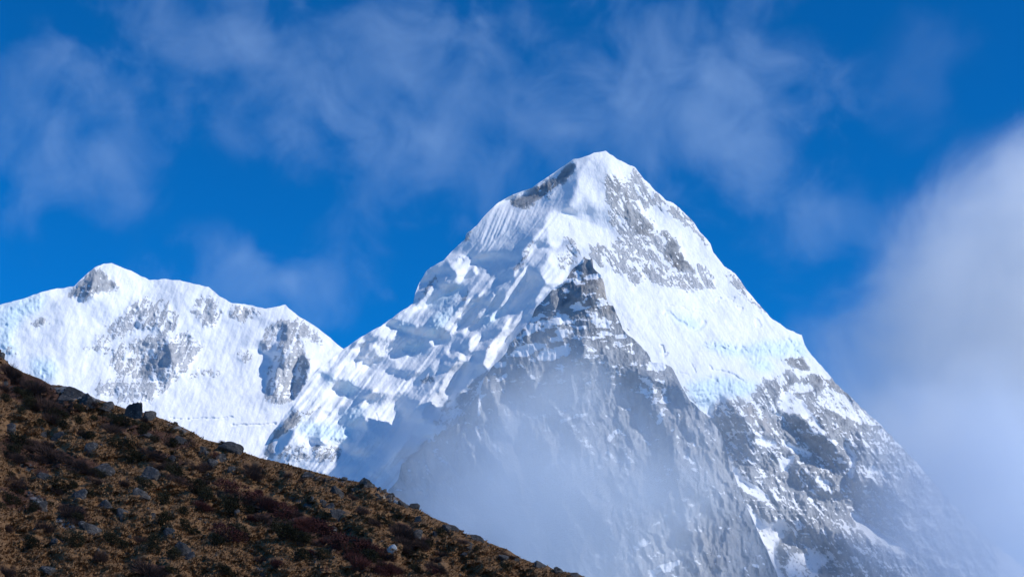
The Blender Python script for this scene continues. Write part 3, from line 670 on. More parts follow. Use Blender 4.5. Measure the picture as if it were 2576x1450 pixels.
hp = hl.node('ShaderNodeNewGeometry').outputs['Position']
ha = hl.node('ShaderNodeAttribute', attribute_name='mask'); hs = hl.node('ShaderNodeSeparateColor'); hl.l.new(ha.outputs['Color'], hs.inputs[0])
n1 = hl.noise(0.5, 6, .62, hp); n2 = hl.noise(2.4, 6, .65, hp); n3 = hl.noise(6.0, 4, .6, hp)
c = hl.mix(hl.ramp(n2, .32, .68), (0.185, 0.100, 0.048), (0.310, 0.178, 0.088))
c = hl.mix(hl.math('MULTIPLY', hl.ramp(n1, .45, .7), .6), c, (0.160, 0.075, 0.032))
c = hl.mix(hl.math('MULTIPLY', hl.ramp(n3, .62, .75), .3), c, (0.06, 0.045, 0.03))
c = hl.mix(hl.ramp(hl.math('ADD', hs.outputs[0], hl.math('MULTIPLY', hl.math('SUBTRACT', n1, .5), 1.2)), .35, .75), c, hl.mix(n2, (0.060, 0.030, 0.022), (0.130, 0.066, 0.044)))
c = hl.mix(hl.ramp(hl.math('ADD', hs.outputs[1], hl.math('MULTIPLY', hl.math('SUBTRACT', n2, .5), 1.5)), .5, .85), c, hl.mix(n3, (0.10, 0.10, 0.10), (0.34, 0.33, 0.32)))
hl.l.new(c, hl.b.inputs['Base Color']); hl.b.inputs['Roughness'].default_value = .95; hl.b.inputs['Specular IOR Level'].default_value = .1
hb = hl.node('ShaderNodeBump'); hb.inputs['Strength'].default_value = .7; hb.inputs['Distance'].default_value = .18
hl.l.new(hl.math('ADD', n2, hl.math('MULTIPLY', n3, .6)), hb.inputs['Height']); hl.l.new(hb.outputs[0], hl.b.inputs['Normal'])
tag(obj('hillside', grid_mesh('hillside', HVA, hm, hl.m)), 'steep brown grassy hillside falling from left to right in the foreground', kind='structure')

# ---------------------------------------------------------------- loose triangles -> one mesh
def tri_mesh(name, A, B, C, mat, shade=None):
    n = len(A); V = np.stack([A, B, C], 1).reshape(-1, 3)
    me = bpy.data.meshes.new(name); me.vertices.add(3 * n); me.vertices.foreach_set('co', V.reshape(-1).astype(np.float32))
    me.loops.add(3 * n); me.loops.foreach_set('vertex_index', np.arange(3 * n, dtype=np.int32))
    me.polygons.add(n); me.polygons.foreach_set('loop_start', np.arange(0, 3 * n, 3, dtype=np.int32))
    me.update(calc_edges=True)
    if shade is not None:
        a = me.attributes.new('mask', 'FLOAT_COLOR', 'POINT')
        q = np.repeat(shade, 3); a.data.foreach_set('color', np.stack([q, q, q, np.ones_like(q)], -1).reshape(-1).astype(np.float32))
    me.materials.append(mat); return me

rng = np.random.default_rng(7)
def leaf_mat(name, a, b, tr=0.0):
    c = NT(name); at = c.node('ShaderNodeAttribute', attribute_name='mask')
    oi = c.node('ShaderNodeObjectInfo')
    f = c.math('ADD', c.math('MULTIPLY', at.outputs['Fac'], .7), c.math('MULTIPLY', oi.outputs['Random'], .3))
    c.l.new(c.mix(f, a, b), c.b.inputs['Base Color']); c.b.inputs['Roughness'].default_value = .8; c.b.inputs['Specular IOR Level'].default_value = .15
    return c.m
M_GRASS = leaf_mat('dry_grass', (0.140, 0.072, 0.034), (0.36, 0.205, 0.100))
M_JUN = leaf_mat('evergreen_leaves', (0.013, 0.012, 0.006), (0.046, 0.040, 0.018))
M_TWIG = leaf_mat('bare_twigs', (0.035, 0.020, 0.017), (0.115, 0.066, 0.048))
M_RED = leaf_mat('red_leaves', (0.046, 0.015, 0.013), (0.118, 0.038, 0.030))
M_WOOD = leaf_mat('stem_bark', (0.05, 0.035, 0.025), (0.09, 0.065, 0.045))

cover = Z()                                       # where shrubs and rocks stand: no grass there
# ---------------------------------------------------------------- shrubs: unit dome about 1 wide, built once per kind and copied
def dome_mesh(name, n, mat, seed, leaf, flat=.55, lobes=5, twig=False):
    r = np.random.default_rng(seed)
    cen = np.stack([r.uniform(-.36, .36, lobes), r.uniform(-.28, .28, lobes), r.uniform(.10, .30, lobes)], -1); rad = r.uniform(.16, .30, lobes)
    cen = np.concatenate([cen, [[0, 0, .16]]]); rad = np.concatenate([rad, [.32]])
    k = r.integers(0, len(cen), n)
    d = r.standard_normal((n, 3)); d /= np.linalg.norm(d, axis=1)[:, None]
    q = cen[k] + d * (rad[k] * r.uniform(.45, 1.08, n) ** .6)[:, None] * np.array([1.1, .95, .9])
    q[:, 2] = np.abs(q[:, 2]) * 1.0
    if twig:
        base = np.stack([q[:, 0] * .45, q[:, 1] * .45, np.full(n, -.04)], -1)
        base = base * .55 + q * .45 + r.normal(0, .03, (n, 3)); w = r.uniform(.004, .011, n)
        s = r.standard_normal((n, 3)); s /= np.linalg.norm(s, axis=1)[:, None]
        A, B, C = base - s * w[:, None], base + s * w[:, None], q + d * .05
    else:
        u = r.standard_normal((n, 3)); u /= np.linalg.norm(u, axis=1)[:, None]; u = u * .7 + d * .6 + np.array([0, 0, .25])
        v = r.standard_normal((n, 3)); v /= np.linalg.norm(v, axis=1)[:, None]
        l = leaf * r.uniform(.6, 1.5, n)
        A, B, C = q - v * l[:, None] * .42, q + v * l[:, None] * .42, q + u * l[:, None] * 1.5
    sh = np.clip(r.normal(.45, .22, n) + .25 * (r.uniform(0, 1, len(cen))[k] - .5), 0, 1)
    return tri_mesh(name, A, B, C, mat, sh)
def stems_mesh(name, seed, n=26):
    r = np.random.default_rng(seed); a = r.uniform(0, 6.283, n); l = r.uniform(.15, .38, n)
    base = np.stack([np.cos(a) * .06, np.sin(a) * .06, np.full(n, -.1)], -1); tipp = np.stack([np.cos(a) * l, np.sin(a) * l, r.uniform(.12, .34, n)], -1)
    s = np.stack([-np.sin(a), np.cos(a), 0 * a], -1) * .014
    u = np.array([0, 0, .016])
    return tri_mesh(name, np.concatenate([base - s, base - u]), np.concatenate([base + s, base + u]), np.concatenate([tipp, tipp]), M_WOOD, np.full(2 * n, .5))
PROTO = {'jun': [dome_mesh('evergreen_shrub', 1900, M_JUN, 20 + i, .036) for i in range(5)],
         'twig': [dome_mesh('bare_shrub', 1500, M_TWIG, 40 + i, .03, twig=True) for i in range(4)],
         'red': [dome_mesh('red_shrub', 1700, M_RED, 60 + i, .034, twig=i % 2 == 1) for i in range(4)]}
STEMS = [stems_mesh('stem', 80 + i) for i in range(3)]
NAME = {'jun': 'evergreen_shrub', 'twig': 'bare_shrub', 'red': 'red_shrub'}
cnt = [0]
def cover_at(x, y, a, b):
    i0, i1 = max(0, int((x - a) / STEP)), int((x + a) / STEP) + 1; j0, j1 = max(0, int((y - b) / STEP)), int((y + b) / STEP) + 1
    q = ((GX[j0:j1, i0:i1] - x) / a) ** 2 + ((GY[j0:j1, i0:i1] - y) / b) ** 2
    cover[j0:j1, i0:i1] = np.maximum(cover[j0:j1, i0:i1], (q < 1) * 1.0)
def shrub(kind, x, y, w, h, label, group=None, parts=True):
    """x, y: middle of the shrub in the photo, w, h its size there"""
    i = cnt[0]; cnt[0] += 1
    yb = max(y + h * .46, np.interp(x, crestH[:, 0], crestH[:, 1]) + 2)
    cover_at(x, y, w * .5, h * .5)
    p = hill_pt(x, yb); k = float(hill_dist(x, yb)) / FD
    sx = w * k * 1.25; sz = h * k * 2.0
    me = PROTO[kind][i % len(PROTO[kind])]
    if parts:
        o = bpy.data.objects.new(NAME[kind], None); COL.objects.link(o)
        f = obj('foliage', me, o) if kind != 'twig' else obj('twigs', me, o)
        obj('stem', STEMS[i % 3], o)
    else:
        o = obj(NAME[kind], me)
    o.location = Vector(p) + Vector((0, -.12 * sx, -.02 * sz)); o.scale = (sx, max(sx * .5, sz * .7), sz)
    o.rotation_euler = (0, R(24), R((i * 67) % 50 - 25))
    tag(o, label, 'shrub', group)
    return o

# ---------------------------------------------------------------- boulders
M_ROCK = NT('lichened_rock')
_r = M_ROCK; tc = _r.node('ShaderNodeTexCoord').outputs['Object']; oi = _r.node('ShaderNodeObjectInfo')
wp = _r.node('ShaderNodeNewGeometry').outputs['Position']
ra = _r.noise(3.2, 6, .65, wp); rb = _r.noise(0.9, 5, .6, wp); rc2 = _r.noise(9, 3, .6, wp)
c = _r.mix(_r.ramp(rb, .35, .65), (0.028, 0.024, 0.021), (0.105, 0.090, 0.078))
c = _r.mix(_r.math('MULTIPLY', _r.ramp(ra, .56, .64), .7), c, (0.27, 0.235, 0.20))
c = _r.mix(_r.math('MULTIPLY', _r.ramp(rc2, .57, .66), .75), c, (0.030, 0.029, 0.030))
c = _r.mix(_r.math('MULTIPLY', oi.outputs['Random'], .35), c, (0.045, 0.046, 0.05))
_r.l.new(c, _r.b.inputs['Base Color']); _r.b.inputs['Roughness'].default_value = .9
bb = _r.node('ShaderNodeBump'); bb.inputs['Strength'].default_value = .8; bb.inputs['Distance'].default_value = .12
_r.l.new(_r.math('ADD', ra, _r.math('MULTIPLY', rc2, .4)), bb.inputs['Height']); _r.l.new(bb.outputs[0], _r.b.inputs['Normal'])
M_PALE = NT('pale_stone'); pp = M_PALE.node('ShaderNodeNewGeometry').outputs['Position']
M_PALE.l.new(M_PALE.mix(M_PALE.ramp(M_PALE.noise(4, 5, .6, pp), .4, .6), (0.30, 0.28, 0.26), (0.62, 0.60, 0.57)), M_PALE.b.inputs['Base Color']); M_PALE.b.inputs['Roughness'].default_value = .9
M_TAN = NT('tan_stone'); pp = M_TAN.node('ShaderNodeNewGeometry').outputs['Position']
M_TAN.l.new(M_TAN.mix(M_TAN.ramp(M_TAN.noise(4, 5, .6, pp), .4, .6), (0.30, 0.22, 0.14), (0.62, 0.50, 0.36)), M_TAN.b.inputs['Base Color']); M_TAN.b.inputs['Roughness'].default_value = .9

def boulder_mesh(name, seed, mat, subdiv=4, cuts=10, rough=.06):
    r = random.Random(seed)
    bm = bmesh.new(); bmesh.ops.create_icosphere(bm, subdivisions=subdiv, radius=1.0)
    pl = []
    for _ in range(cuts):
        n = Vector((r.gauss(0, 1), r.gauss(0, 1), r.gauss(0, .8))).normalized(); pl.append((n, r.uniform(.36, .80)))
    for v in bm.verts:
        d = v.co.normalized(); s = 1.0
        for n, q in pl:
            t = d.dot(n)
            if t > 1e-3: s = min(s, q / t)
        s = max(s, .3)
        s *= 1 + rough * 1.6 * mnoise.fractal(d * 2.3 + Vector((seed, 0, 0)), .8, 2.2, 5) - .05 * abs(mnoise.noise(d * 5 + Vector((seed, 3, 0))))
        v.co = d * s
    zs = [v.co.z for v in bm.verts]; xs_ = [v.co.x for v in bm.verts]
    mz = max(zs) * .97; mx = (max(xs_) - min(xs_)) / 2
    for v in bm.verts: v.co = Vector((v.co.x / mx * .5, v.co.y / mx * .5, v.co.z / mz))
    me = bpy.data.meshes.new(name); bm.to_mesh(me); bm.free(); me.materials.append(mat)
    return me
BP = [boulder_mesh('boulder', 3 + 7 * i, M_ROCK.m) for i in range(9)]
SPR = [boulder_mesh('stone', 101 + 5 * i, M_ROCK.m, 2, 9) for i in range(5)]
bc = [0]
def boulder(x, y, w, h, label, mat=None, rot=0, tilt=0, group=None, name='boulder'):
    """x, y, w, h: box of the visible boulder in the photo"""
    i = bc[0]; bc[0] += 1
    yb = max(y + h * .42, np.interp(x, crestH[:, 0], crestH[:, 1]) + 1.5)
    p = hill_pt(x, yb); k = float(hill_dist(x, yb)) / FD
    W_, H_ = w * k, h * k
    cover_at(x, y, w * .5, h * .5)
    if mat is None: me = BP[i % len(BP)]
    else: me = boulder_mesh('boulder', 400 + i, mat, 3)
    o = obj(name, me)
    hh = (yb - (y - h * .5)) * k * .98
    o.location = Vector(p) + Vector((0, .12 * W_, -.03 * hh)); o.scale = (W_ * 1.16, W_ * .75, hh * .92)
    o.rotation_euler = (0, R(tilt + 6), R(rot * .6))
    tag(o, label, 'boulder' if name == 'boulder' else 'stone', group)
    return o
def XY(win, x, y, w, h):
    a, b, k = WIN[win]; return a + k * x, b + k * y, w * k, h * k

BOULDERS = [  # window, x, y, w, h, tilt, label
 ('T3', 832, 418, 145, 125, 6, 'biggest boulder, a grey lichen-spotted crag standing up from the crest'),
 ('T3', 925, 448, 66, 62, 12, 'squarish grey boulder leaning on the right side of the biggest crag'),
 ('T3', 1425, 643, 148, 74, 14, 'flat-topped dark boulder jutting from the crest with a bare bush on it'),
 ('T3', 430, 312, 150, 90, 20, 'long grey outcrop along the crest left of the biggest crag'),
 ('T3', 545, 352, 110, 70, 22, 'sloping grey slab on the crest just above a low outcrop gap'),
 ('T3', 668, 385, 110, 66, 18, 'low grey boulder on the crest left of the biggest crag'),
 ('T3', 8, 78, 34, 44, 0, 'small dark rock knob on the crest at the left edge'),
 ('T3', 50, 520, 112, 66, 14, 'pale grey flat boulder at the left edge below the dark heath'),
 ('T3', 338, 570, 62, 92, 40, 'tall tilted grey slab standing alone in the brown grass'),
 ('T3', 268, 570, 40, 44, 5, 'small pale boulder just left of the tilted slab'),
 ('T3', 565, 645, 70, 70, 10, 'dark rounded boulder in the grass left of the round juniper'),
 ('T3', 640, 780, 130, 80, 26, 'long blue-grey sloping boulder with a dark shrub below it'),
 ('T3', 910, 800, 106, 84, 18, 'large pointed grey boulder above a dark juniper in mid slope'),
 ('T3', 870, 930, 110, 44, 16, 'low dark flat rock below the large pointed boulder'),
 ('T3', 650, 990, 92, 54, -8, 'cracked dark grey rock with a pale right end in mid slope'),
 ('T3', 538, 1140, 150, 62, 12, 'long pale-fronted grey block in the lower left grass'),
 ('T3', 490, 925, 100, 70, 28, 'grey ledge boulder sloping down to the right below twigs'),
 ('T3', 1362, 710, 72, 66, 10, 'dark angular boulder under the crest beside a red bush'),
 ('T3', 1430, 780, 52, 36, 8, 'small flat grey boulder below the dark angular one'),
 ('T3', 1315, 740, 60, 40, 20, 'pale grey boulder left of the dark angular one'),
 ('T3', 1058, 715, 52, 40, 14, 'small pointed grey boulder in the grass right of centre'),
 ('T3', 1082, 828, 40, 30, 10, 'small light boulder above the long juniper strip'),
 ('T3', 1125, 1262, 96, 70, 8, 'dark domed boulder with a pale edge near the bottom'),
 ('T3', 1175, 1310, 70, 50, 16, 'tan-grey boulder touching the dark domed one near the bottom'),
 ('T3', 750, 1052, 96, 56, 14, 'dark low boulder above the bottom left junipers'),
 ('T3', 240, 995, 66, 76, 30, 'grey sloping rock among brown twigs at the left'),
 ('T3', 165, 770, 100, 56, 18, 'grey rock strip half hidden by heath at the left'),
 ('T3', 280, 830, 110, 46, 20, 'row-like grey ledge above a dark juniper at the left'),
 ('T3', 312, 1402, 92, 36, 12, 'flat blue-grey boulder at the bottom left'),
 ('T3', 905, 572, 60, 36, 15, 'small grey boulder in dark heath below the biggest crag'),
 ('T3', 1098, 600, 80, 52, 22, 'grey sloping boulder beside a dark shrub under the upper crest'),
 ('T3', 1255, 660, 62, 36, 12, 'low grey boulder in grass between crest and red bush'),
 ('T3', 1622, 1010, 30, 34, 10, 'small grey boulder inside the wide red thicket'),
 ('T3', 1080, 500, 26, 22, 0, 'tiny knob of grey rock on the crest right of the crag'),
 ('T3', 30, 250, 44, 26, 10, 'small dark rock by the left edge under the top heath'),
 ('T3', 80, 285, 60, 34, 12, 'low blue-grey rock just below the top heath at left'),
 ('T3', 1050, 1165, 80, 44, 20, 'grey broken rock right of the paired dark shrubs'),
 ('T3', 940, 1070, 40, 44, 10, 'pale streaked rock between dark shrubs low in the middle'),
 ('T3', 330, 1225, 40, 40, 8, 'pale upright stone in the lower left grass'),
 ('T3', 385, 1215, 46, 36, 8, 'grey boulder between pale stone and juniper at lower left'),
 ('T4', 838, 632, 112, 74, 12, 'dark pointed boulder on the crest above the lower slope'),
 ('T4', 925, 680, 60, 44, 10, 'grey boulder on the crest just right of the dark pointed one'),
 ('T4', 600, 690, 104, 56, 24, 'dark elongated boulder in the grass below the crest'),
 ('T4', 560, 803, 72, 50, 10, 'rounded grey boulder just above the widest grey boulder'),
 ('T4', 630, 872, 166, 84, 26, 'widest grey boulder of the right half in the orange grass'),
 ('T4', 1226, 905, 58, 56, 4, 'square grey boulder under the stepped crest'),
 ('T4', 1220, 1020, 66, 86, 6, 'upright pale-streaked boulder right of the dark twig patch'),
 ('T4', 1592, 1102, 70, 66, 8, 'dark pointed boulder near the lower right crest'),
 ('T4', 1190, 805, 70, 44, -6, 'overhanging dark rock perched on the stepped crest'),
 ('T4', 920, 732, 60, 50, 6, 'dark blocky rock left of the pale tan stone'),
 ('T4', 1030, 722, 60, 34, 12, 'flat grey rock on the crest above the pale stones'),
 ('T4', 1100, 790, 84, 38, 22, 'grey rubble ledge on the crest below the pale stones'),
 ('T4', 1480, 972, 140, 52, 30, 'long grey outcrop on the crest of the lower right slope'),
 ('T4', 1675, 1052, 126, 48, 24, 'dark overhanging outcrop on the lower right crest'),
 ('T4', 1970, 1215, 42, 30, 6, 'rounded pale boulder under the last crest bump'),
 ('T4', 1878, 1195, 74, 32, 10, 'flat grey boulder under heath at the last crest bump'),
 ('T4', 665, 601, 52, 30, 6, 'small dark rock on the crest left of the dark pointed boulder'),
 ('T4', 390, 570, 90, 40, 14, 'pale grey rubble rock on the crest right of the flat-topped boulder'),
 ('T4', 45, 810, 52, 50, 14, 'dark grey boulder on the edge of the red thicket'),
 ('T4', 400, 795, 76, 44, 20, 'grey boulder in gravel left of the rounded grey one'),
 ('T4', 500, 775, 50, 40, 10, 'small blue-grey boulder beside a dark shrub in gravel'),
 ('T4', 640, 650, 40, 24, 6, 'small pale rock under the crest rubble'),
 ('T4', 740, 682, 44, 28, 10, 'small dark rock below the dark pointed crest boulder'),
 ('T4', 1310, 975, 60, 34, 30, 'thin dark rock slanting downhill right of the square boulder'),
 ('T4', 1360, 1015, 46, 30, 24, 'small grey rock below the slanting thin rock'),
 ('T4', 1575, 1170, 50, 28, 8, 'low dark stone in grass below the dark pointed boulder'),
 ('T4', 2140, 1250, 100, 50, 24, 'dark crest outcrop near the bottom right end of the slope'),
 ('T4', 2290, 1295, 90, 36, 22, 'low heathy rock on the crest near the frame bottom'),
 ('T4', 2420, 1325, 90, 36, 20, 'last dark rock where the crest leaves the picture'),
 ('T4', 580, 975, 50, 40, 10, 'small blue-grey boulder left of the lower dark shrub'),
 ('T4', 710, 968, 60, 30, 12, 'flat grey stone above the lower dark shrub'),
 ('T4', 470, 1180, 120, 60, 16, 'dark slabby rock in the lower maroon heath'),
 ('T4', 45, 1295, 70, 40, 10, 'grey boulder at the bottom left of the maroon heath'),
]
for i, (w, x, y, ww, hh, tl, lab) in enumerate(BOULDERS):
    boulder(*XY(w, x, y, ww, hh), lab, None, (i * 53) % 70 - 35, tl)
boulder(*XY('T4', 1032, 1112, 72, 40), 'whitish flat boulder alone in the orange grass of the right half', M_PALE.m, 10, 14)
boulder(*XY('T4', 962, 742, 34, 26), 'pale tan stone just under the crest', M_TAN.m, 0, 0)
boulder(*XY('T4', 1058, 776, 38, 22), 'whitish stone on the crest between grey rocks', M_PALE.m, 0, 10)
boulder(*XY('T4', 1440, 1045, 18, 12), 'tiny white stone in grass below the long crest outcrop', M_PALE.m, 0, 0)

SHRUBS = [  # kind, window, x, y, w, h, label
 ('jun', 'T3', 398, 505, 118, 62, 'dark low juniper below the crest outcrop'),
 ('jun', 'T3', 540, 570, 112, 56, 'dark oval juniper right of the tilted slab'),
 ('jun', 'T3', 705, 612, 92, 66, 'dark juniper on the left of a touching pair'),
 ('jun', 'T3', 790, 622, 84, 66, 'browner juniper on the right of a touching pair'),
 ('jun', 'T3', 808, 705, 134, 90, 'roundest black-green juniper standing alone in mid slope'),
 ('jun', 'T3', 1088, 790, 150, 76, 'long black juniper in grass right of the large pointed boulder'),
 ('jun', 'T3', 1200, 880, 130, 90, 'dark juniper in the middle of the long diagonal strip'),
 ('jun', 'T3', 1265, 930, 110, 80, 'dark juniper at the lower end of the long diagonal strip'),
 ('jun', 'T3', 450, 1205, 122, 94, 'bushy dark juniper below the long pale-fronted block'),
 ('jun', 'T3', 185, 1232, 160, 76, 'wide flat dark juniper at the lower left'),
 ('jun', 'T3', 690, 1200, 140, 80, 'left dark juniper right of the pale-fronted block'),
 ('jun', 'T3', 745, 1245, 90, 60, 'small dark juniper tucked under a wider one, lower middle'),
 ('jun', 'T3', 950, 1215, 110, 66, 'dark rounded juniper above the dark domed boulder'),
 ('jun', 'T3', 930, 1265, 110, 70, 'dark juniper left of the dark domed boulder'),
 ('jun', 'T3', 1060, 1300, 130, 74, 'dark juniper at the foot of the dark domed boulder'),
 ('jun', 'T3', 1430, 1000, 160, 112, 'tall black juniper left of the wide red thicket'),
 ('jun', 'T3', 1520, 1030, 100, 60, 'low dark juniper on the right skirt of the tall black one'),
 ('jun', 'T3', 545, 928, 66, 64, 'small dark juniper beside the grey ledge boulder'),
 ('jun', 'T3', 350, 865, 130, 76, 'dark juniper hanging below the row-like grey ledge'),
 ('jun', 'T3', 440, 880, 80, 56, 'small dark juniper right of the row-like grey ledge'),
 ('jun', 'T3', 1010, 960, 100, 80, 'dark juniper with brown twigs left of the diagonal strip'),
 ('jun', 'T3', 985, 1085, 86, 110, 'tall narrow dark juniper low in the middle'),
 ('jun', 'T3', 1470, 1160, 150, 90, 'dark juniper behind the lone red bush'),
 ('jun', 'T3', 1190, 1165, 140, 46, 'thin dark juniper strip left of the lone red bush'),
 ('jun', 'T3', 1330, 1220, 140, 70, 'dark juniper at the foot of the lone red bush'),
 ('jun', 'T3', 130, 600, 170, 76, 'wide dark juniper below the pale flat boulder at left'),
 ('jun', 'T3', 60, 660, 130, 90, 'thick dark juniper at the left edge in heath'),
 ('jun', 'T3', 34, 342, 90, 48, 'dark juniper at the left edge near the top heath'),
 ('jun', 'T3', 370, 440, 110, 60, 'dark juniper just under the crest outcrop'),
 ('jun', 'T3', 175, 370, 110, 70, 'dark juniper among upper heath left of the outcrop'),
 ('jun', 'T3', 1132, 1032, 90, 66, 'dark juniper with reddish tips above the thin strip'),
 ('jun', 'T3', 1375, 1402, 130, 46, 'flat dark juniper at the bottom edge, middle'),
 ('jun', 'T3', 600, 392, 100, 60, 'dark juniper growing against the crest slab'),
 ('jun', 'T3', 790, 490, 120, 60, 'dark juniper right under the biggest crag'),
 ('jun', 'T3', 880, 525, 110, 56, 'dark juniper below and right of the biggest crag'),
 ('jun', 'T3', 960, 596, 80, 44, 'small dark juniper under the upper crest'),
 ('jun', 'T3', 1050, 615, 90, 60, 'dark juniper left of the grey sloping boulder'),
 ('jun', 'T3', 900, 865, 140, 54, 'dark juniper spread below the large pointed boulder'),
 ('jun', 'T3', 625, 815, 120, 50, 'dark juniper spread below the long blue-grey boulder'),
 ('jun', 'T3', 1905, 972, 70, 42, 'dark juniper beside gravel above the maroon heath'),
 ('jun', 'T3', 1750, 1150, 180, 110, 'black-green juniper under the wide red thicket'),
 ('jun', 'T3', 1850, 1200, 140, 80, 'black juniper at the lower right end of the wide red thicket'),
 ('jun', 'T3', 720, 1040, 90, 40, 'dark low shrub around a dark low boulder'),
 ('jun', 'T3', 60, 960, 130, 66, 'dark juniper at the left edge among brown twigs'),
 ('jun', 'T3', 200, 1010, 80, 60, 'dark juniper left of the grey sloping rock'),
 ('jun', 'T3', 460, 820, 90, 46, 'dark brown juniper in grass above the ledge boulder'),
 ('jun', 'T4', 430, 770, 120, 50, 'dark juniper in gravel beside the small blue-grey boulder'),
 ('jun', 'T4', 800, 1005, 120, 66, 'loose dark shrub right of the flat grey stone'),
 ('jun', 'T4', 530, 880, 90, 60, 'dark shrub left of the widest grey boulder'),
 ('jun', 'T4', 1150, 1170, 160, 60, 'loose dark olive shrub below the whitish flat boulder'),
 ('jun', 'T4', 1220, 1280, 110, 60, 'dark olive shrub at the bottom edge right of the maroon heath'),
 ('jun', 'T4', 320, 1160, 180, 90, 'black-green juniper bed in the lower maroon heath'),
 ('jun', 'T4', 500, 1160, 110, 80, 'black-green juniper at the right of the lower bed'),
 ('jun', 'T4', 280, 1010, 240, 90, 'long black-green juniper under the maroon thicket'),
 ('jun', 'T4', 1650, 1130, 60, 50, 'small dark shrub right of the dark pointed boulder, lower right'),
 ('jun', 'T4', 1310, 1080, 80, 70, 'dark shrub right of the upright pale-streaked boulder'),
 ('jun', 'T4', 840, 1180, 160, 110, 'black clump in the middle of the biggest maroon thicket'),
 ('twig', 'T3', 200, 265, 190, 90, 'brown bare bush in the upper heath at left'),
 ('twig', 'T3', 305, 385, 190, 90, 'brown bare bush below the long crest outcrop'),
 ('twig', 'T3', 90, 190, 150, 90, 'dark reddish-brown bush on the crest near the left edge'),
 ('twig', 'T3', 40, 150, 90, 90, 'reddish bare bush below the rock knob at the left edge'),
 ('twig', 'T3', 690, 530, 150, 66, 'brown bare bush between the outcrop and the juniper pair'),
 ('twig', 'T3', 612, 1310, 76, 92, 'grey-brown bare bush standing in grass at bottom left'),
 ('twig', 'T3', 950, 1405, 230, 100, 'wide pinkish-brown bush at the bottom edge'),
 ('twig', 'T3', 92, 845, 120, 120, 'grey-brown bare bush near the left edge in mid slope'),
 ('twig', 'T3', 435, 1035, 210, 100, 'brown bare thicket above the long pale-fronted block'),
 ('twig', 'T3', 275, 1135, 130, 74, 'reddish-brown bare bush above the wide flat juniper'),
 ('twig', 'T3', 330, 690, 200, 84, 'brown bare bush in the dark heath at left'),
 ('twig', 'T3', 935, 680, 150, 60, 'brown bare bush right of the roundest juniper'),
 ('twig', 'T3', 1550, 772, 130, 62, 'dark brown bush under the crest above the red thicket'),
 ('twig', 'T3', 1275, 765, 110, 60, 'olive-brown bare bush left of the pale grey boulder'),
 ('twig', 'T3', 1375, 606, 46, 30, 'bare wiry bush growing on the flat-topped crest boulder'),
 ('twig', 'T3', 1270, 855, 100, 50, 'brown bare bush above the diagonal juniper strip'),
 ('twig', 'T3', 590, 850, 120, 40, 'low brown bush in grass below the long blue-grey boulder'),
 ('twig', 'T3', 760, 865, 70, 50, 'brown bare bush left of the large pointed boulder'),
 ('twig', 'T3', 40, 1410, 110, 80, 'reddish-brown bush in the bottom left corner'),
 ('twig', 'T3', 1200, 760, 100, 50, 'sparse brown bush in grass right of the pointed boulder'),
 ('twig', 'T4', 1080, 985, 190, 120, 'big dark twig patch left of the upright boulder'),
 ('twig', 'T4', 800, 840, 110, 72, 'round brown bare bush right of the widest grey boulder'),
 ('twig', 'T4', 740, 745, 80, 44, 'small brown bare bush above the round one'),
 ('twig', 'T4', 1400, 1160, 86, 54, 'small reddish-brown bush in the lower right grass'),
 ('twig', 'T4', 1240, 1060, 100, 50, 'brown bare bush under the upright pale-streaked boulder'),
 ('twig', 'T4', 1390, 980, 60, 40, 'brown bare bush under the stepped crest'),
 ('twig', 'T4', 1370, 1270, 160, 70, 'brown bush near the bottom edge, right part'),
 ('twig', 'T4', 1910, 1180, 140, 44, 'dark heathy bush capping the last crest bump'),
 ('twig', 'T4', 230, 570, 60, 60, 'small dark bush under the crest left part of lower slope'),
 ('twig', 'T4', 340, 610, 50, 40, 'small brown bush under the pale rubble'),
 ('twig', 'T4', 900, 930, 90, 56, 'brown bare bush above the loose dark shrub'),
 ('red', 'T3', 1500, 925, 260, 84, 'upper left end of the wide red thicket, dull wine red bush'),
 ('red', 'T3', 1640, 985, 190, 100, 'brightest wine red bush in the wide red thicket'),
 ('red', 'T3', 1760, 1050, 180, 90, 'dark wine red bush low in the wide red thicket'),
 ('red', 'T3', 1870, 1110, 150, 90, 'wine red bush at the right of the wide red thicket'),
 ('red', 'T3', 1400, 1170, 190, 90, 'lone red bush among dark junipers'),
 ('red', 'T3', 1240, 1000, 170, 60, 'dull red bush left of the tall black juniper'),
 ('red', 'T3', 1318, 692, 60, 44, 'small red bush beside the dark angular boulder'),
 ('red', 'T3', 1560, 1080, 100, 50, 'small dull red bush below the tall black juniper'),
 ('red', 'T4', 700, 1090, 240, 140, 'biggest maroon bush on the right half of the slope'),
 ('red', 'T4', 780, 1220, 220, 120, 'maroon bush below the biggest one near the bottom'),
 ('red', 'T4', 480, 960, 240, 120, 'maroon thicket bush left of the biggest one'),
 ('red', 'T4', 980, 1260, 180, 130, 'maroon bush at the right end near the bottom'),
 ('red', 'T4', 900, 1140, 130, 90, 'dark maroon bush right of the black clump'),
 ('red', 'T4', 150, 1230, 150, 80, 'dull maroon bush at the left of the lower juniper bed'),
 ('red', 'T4', 1340, 1290, 130, 60, 'dull reddish bush at the bottom right of the maroon heath'),
]
for k, w, x, y, ww, hh, lab in SHRUBS:
    shrub(k, *XY(w, x, y, ww, hh), lab)

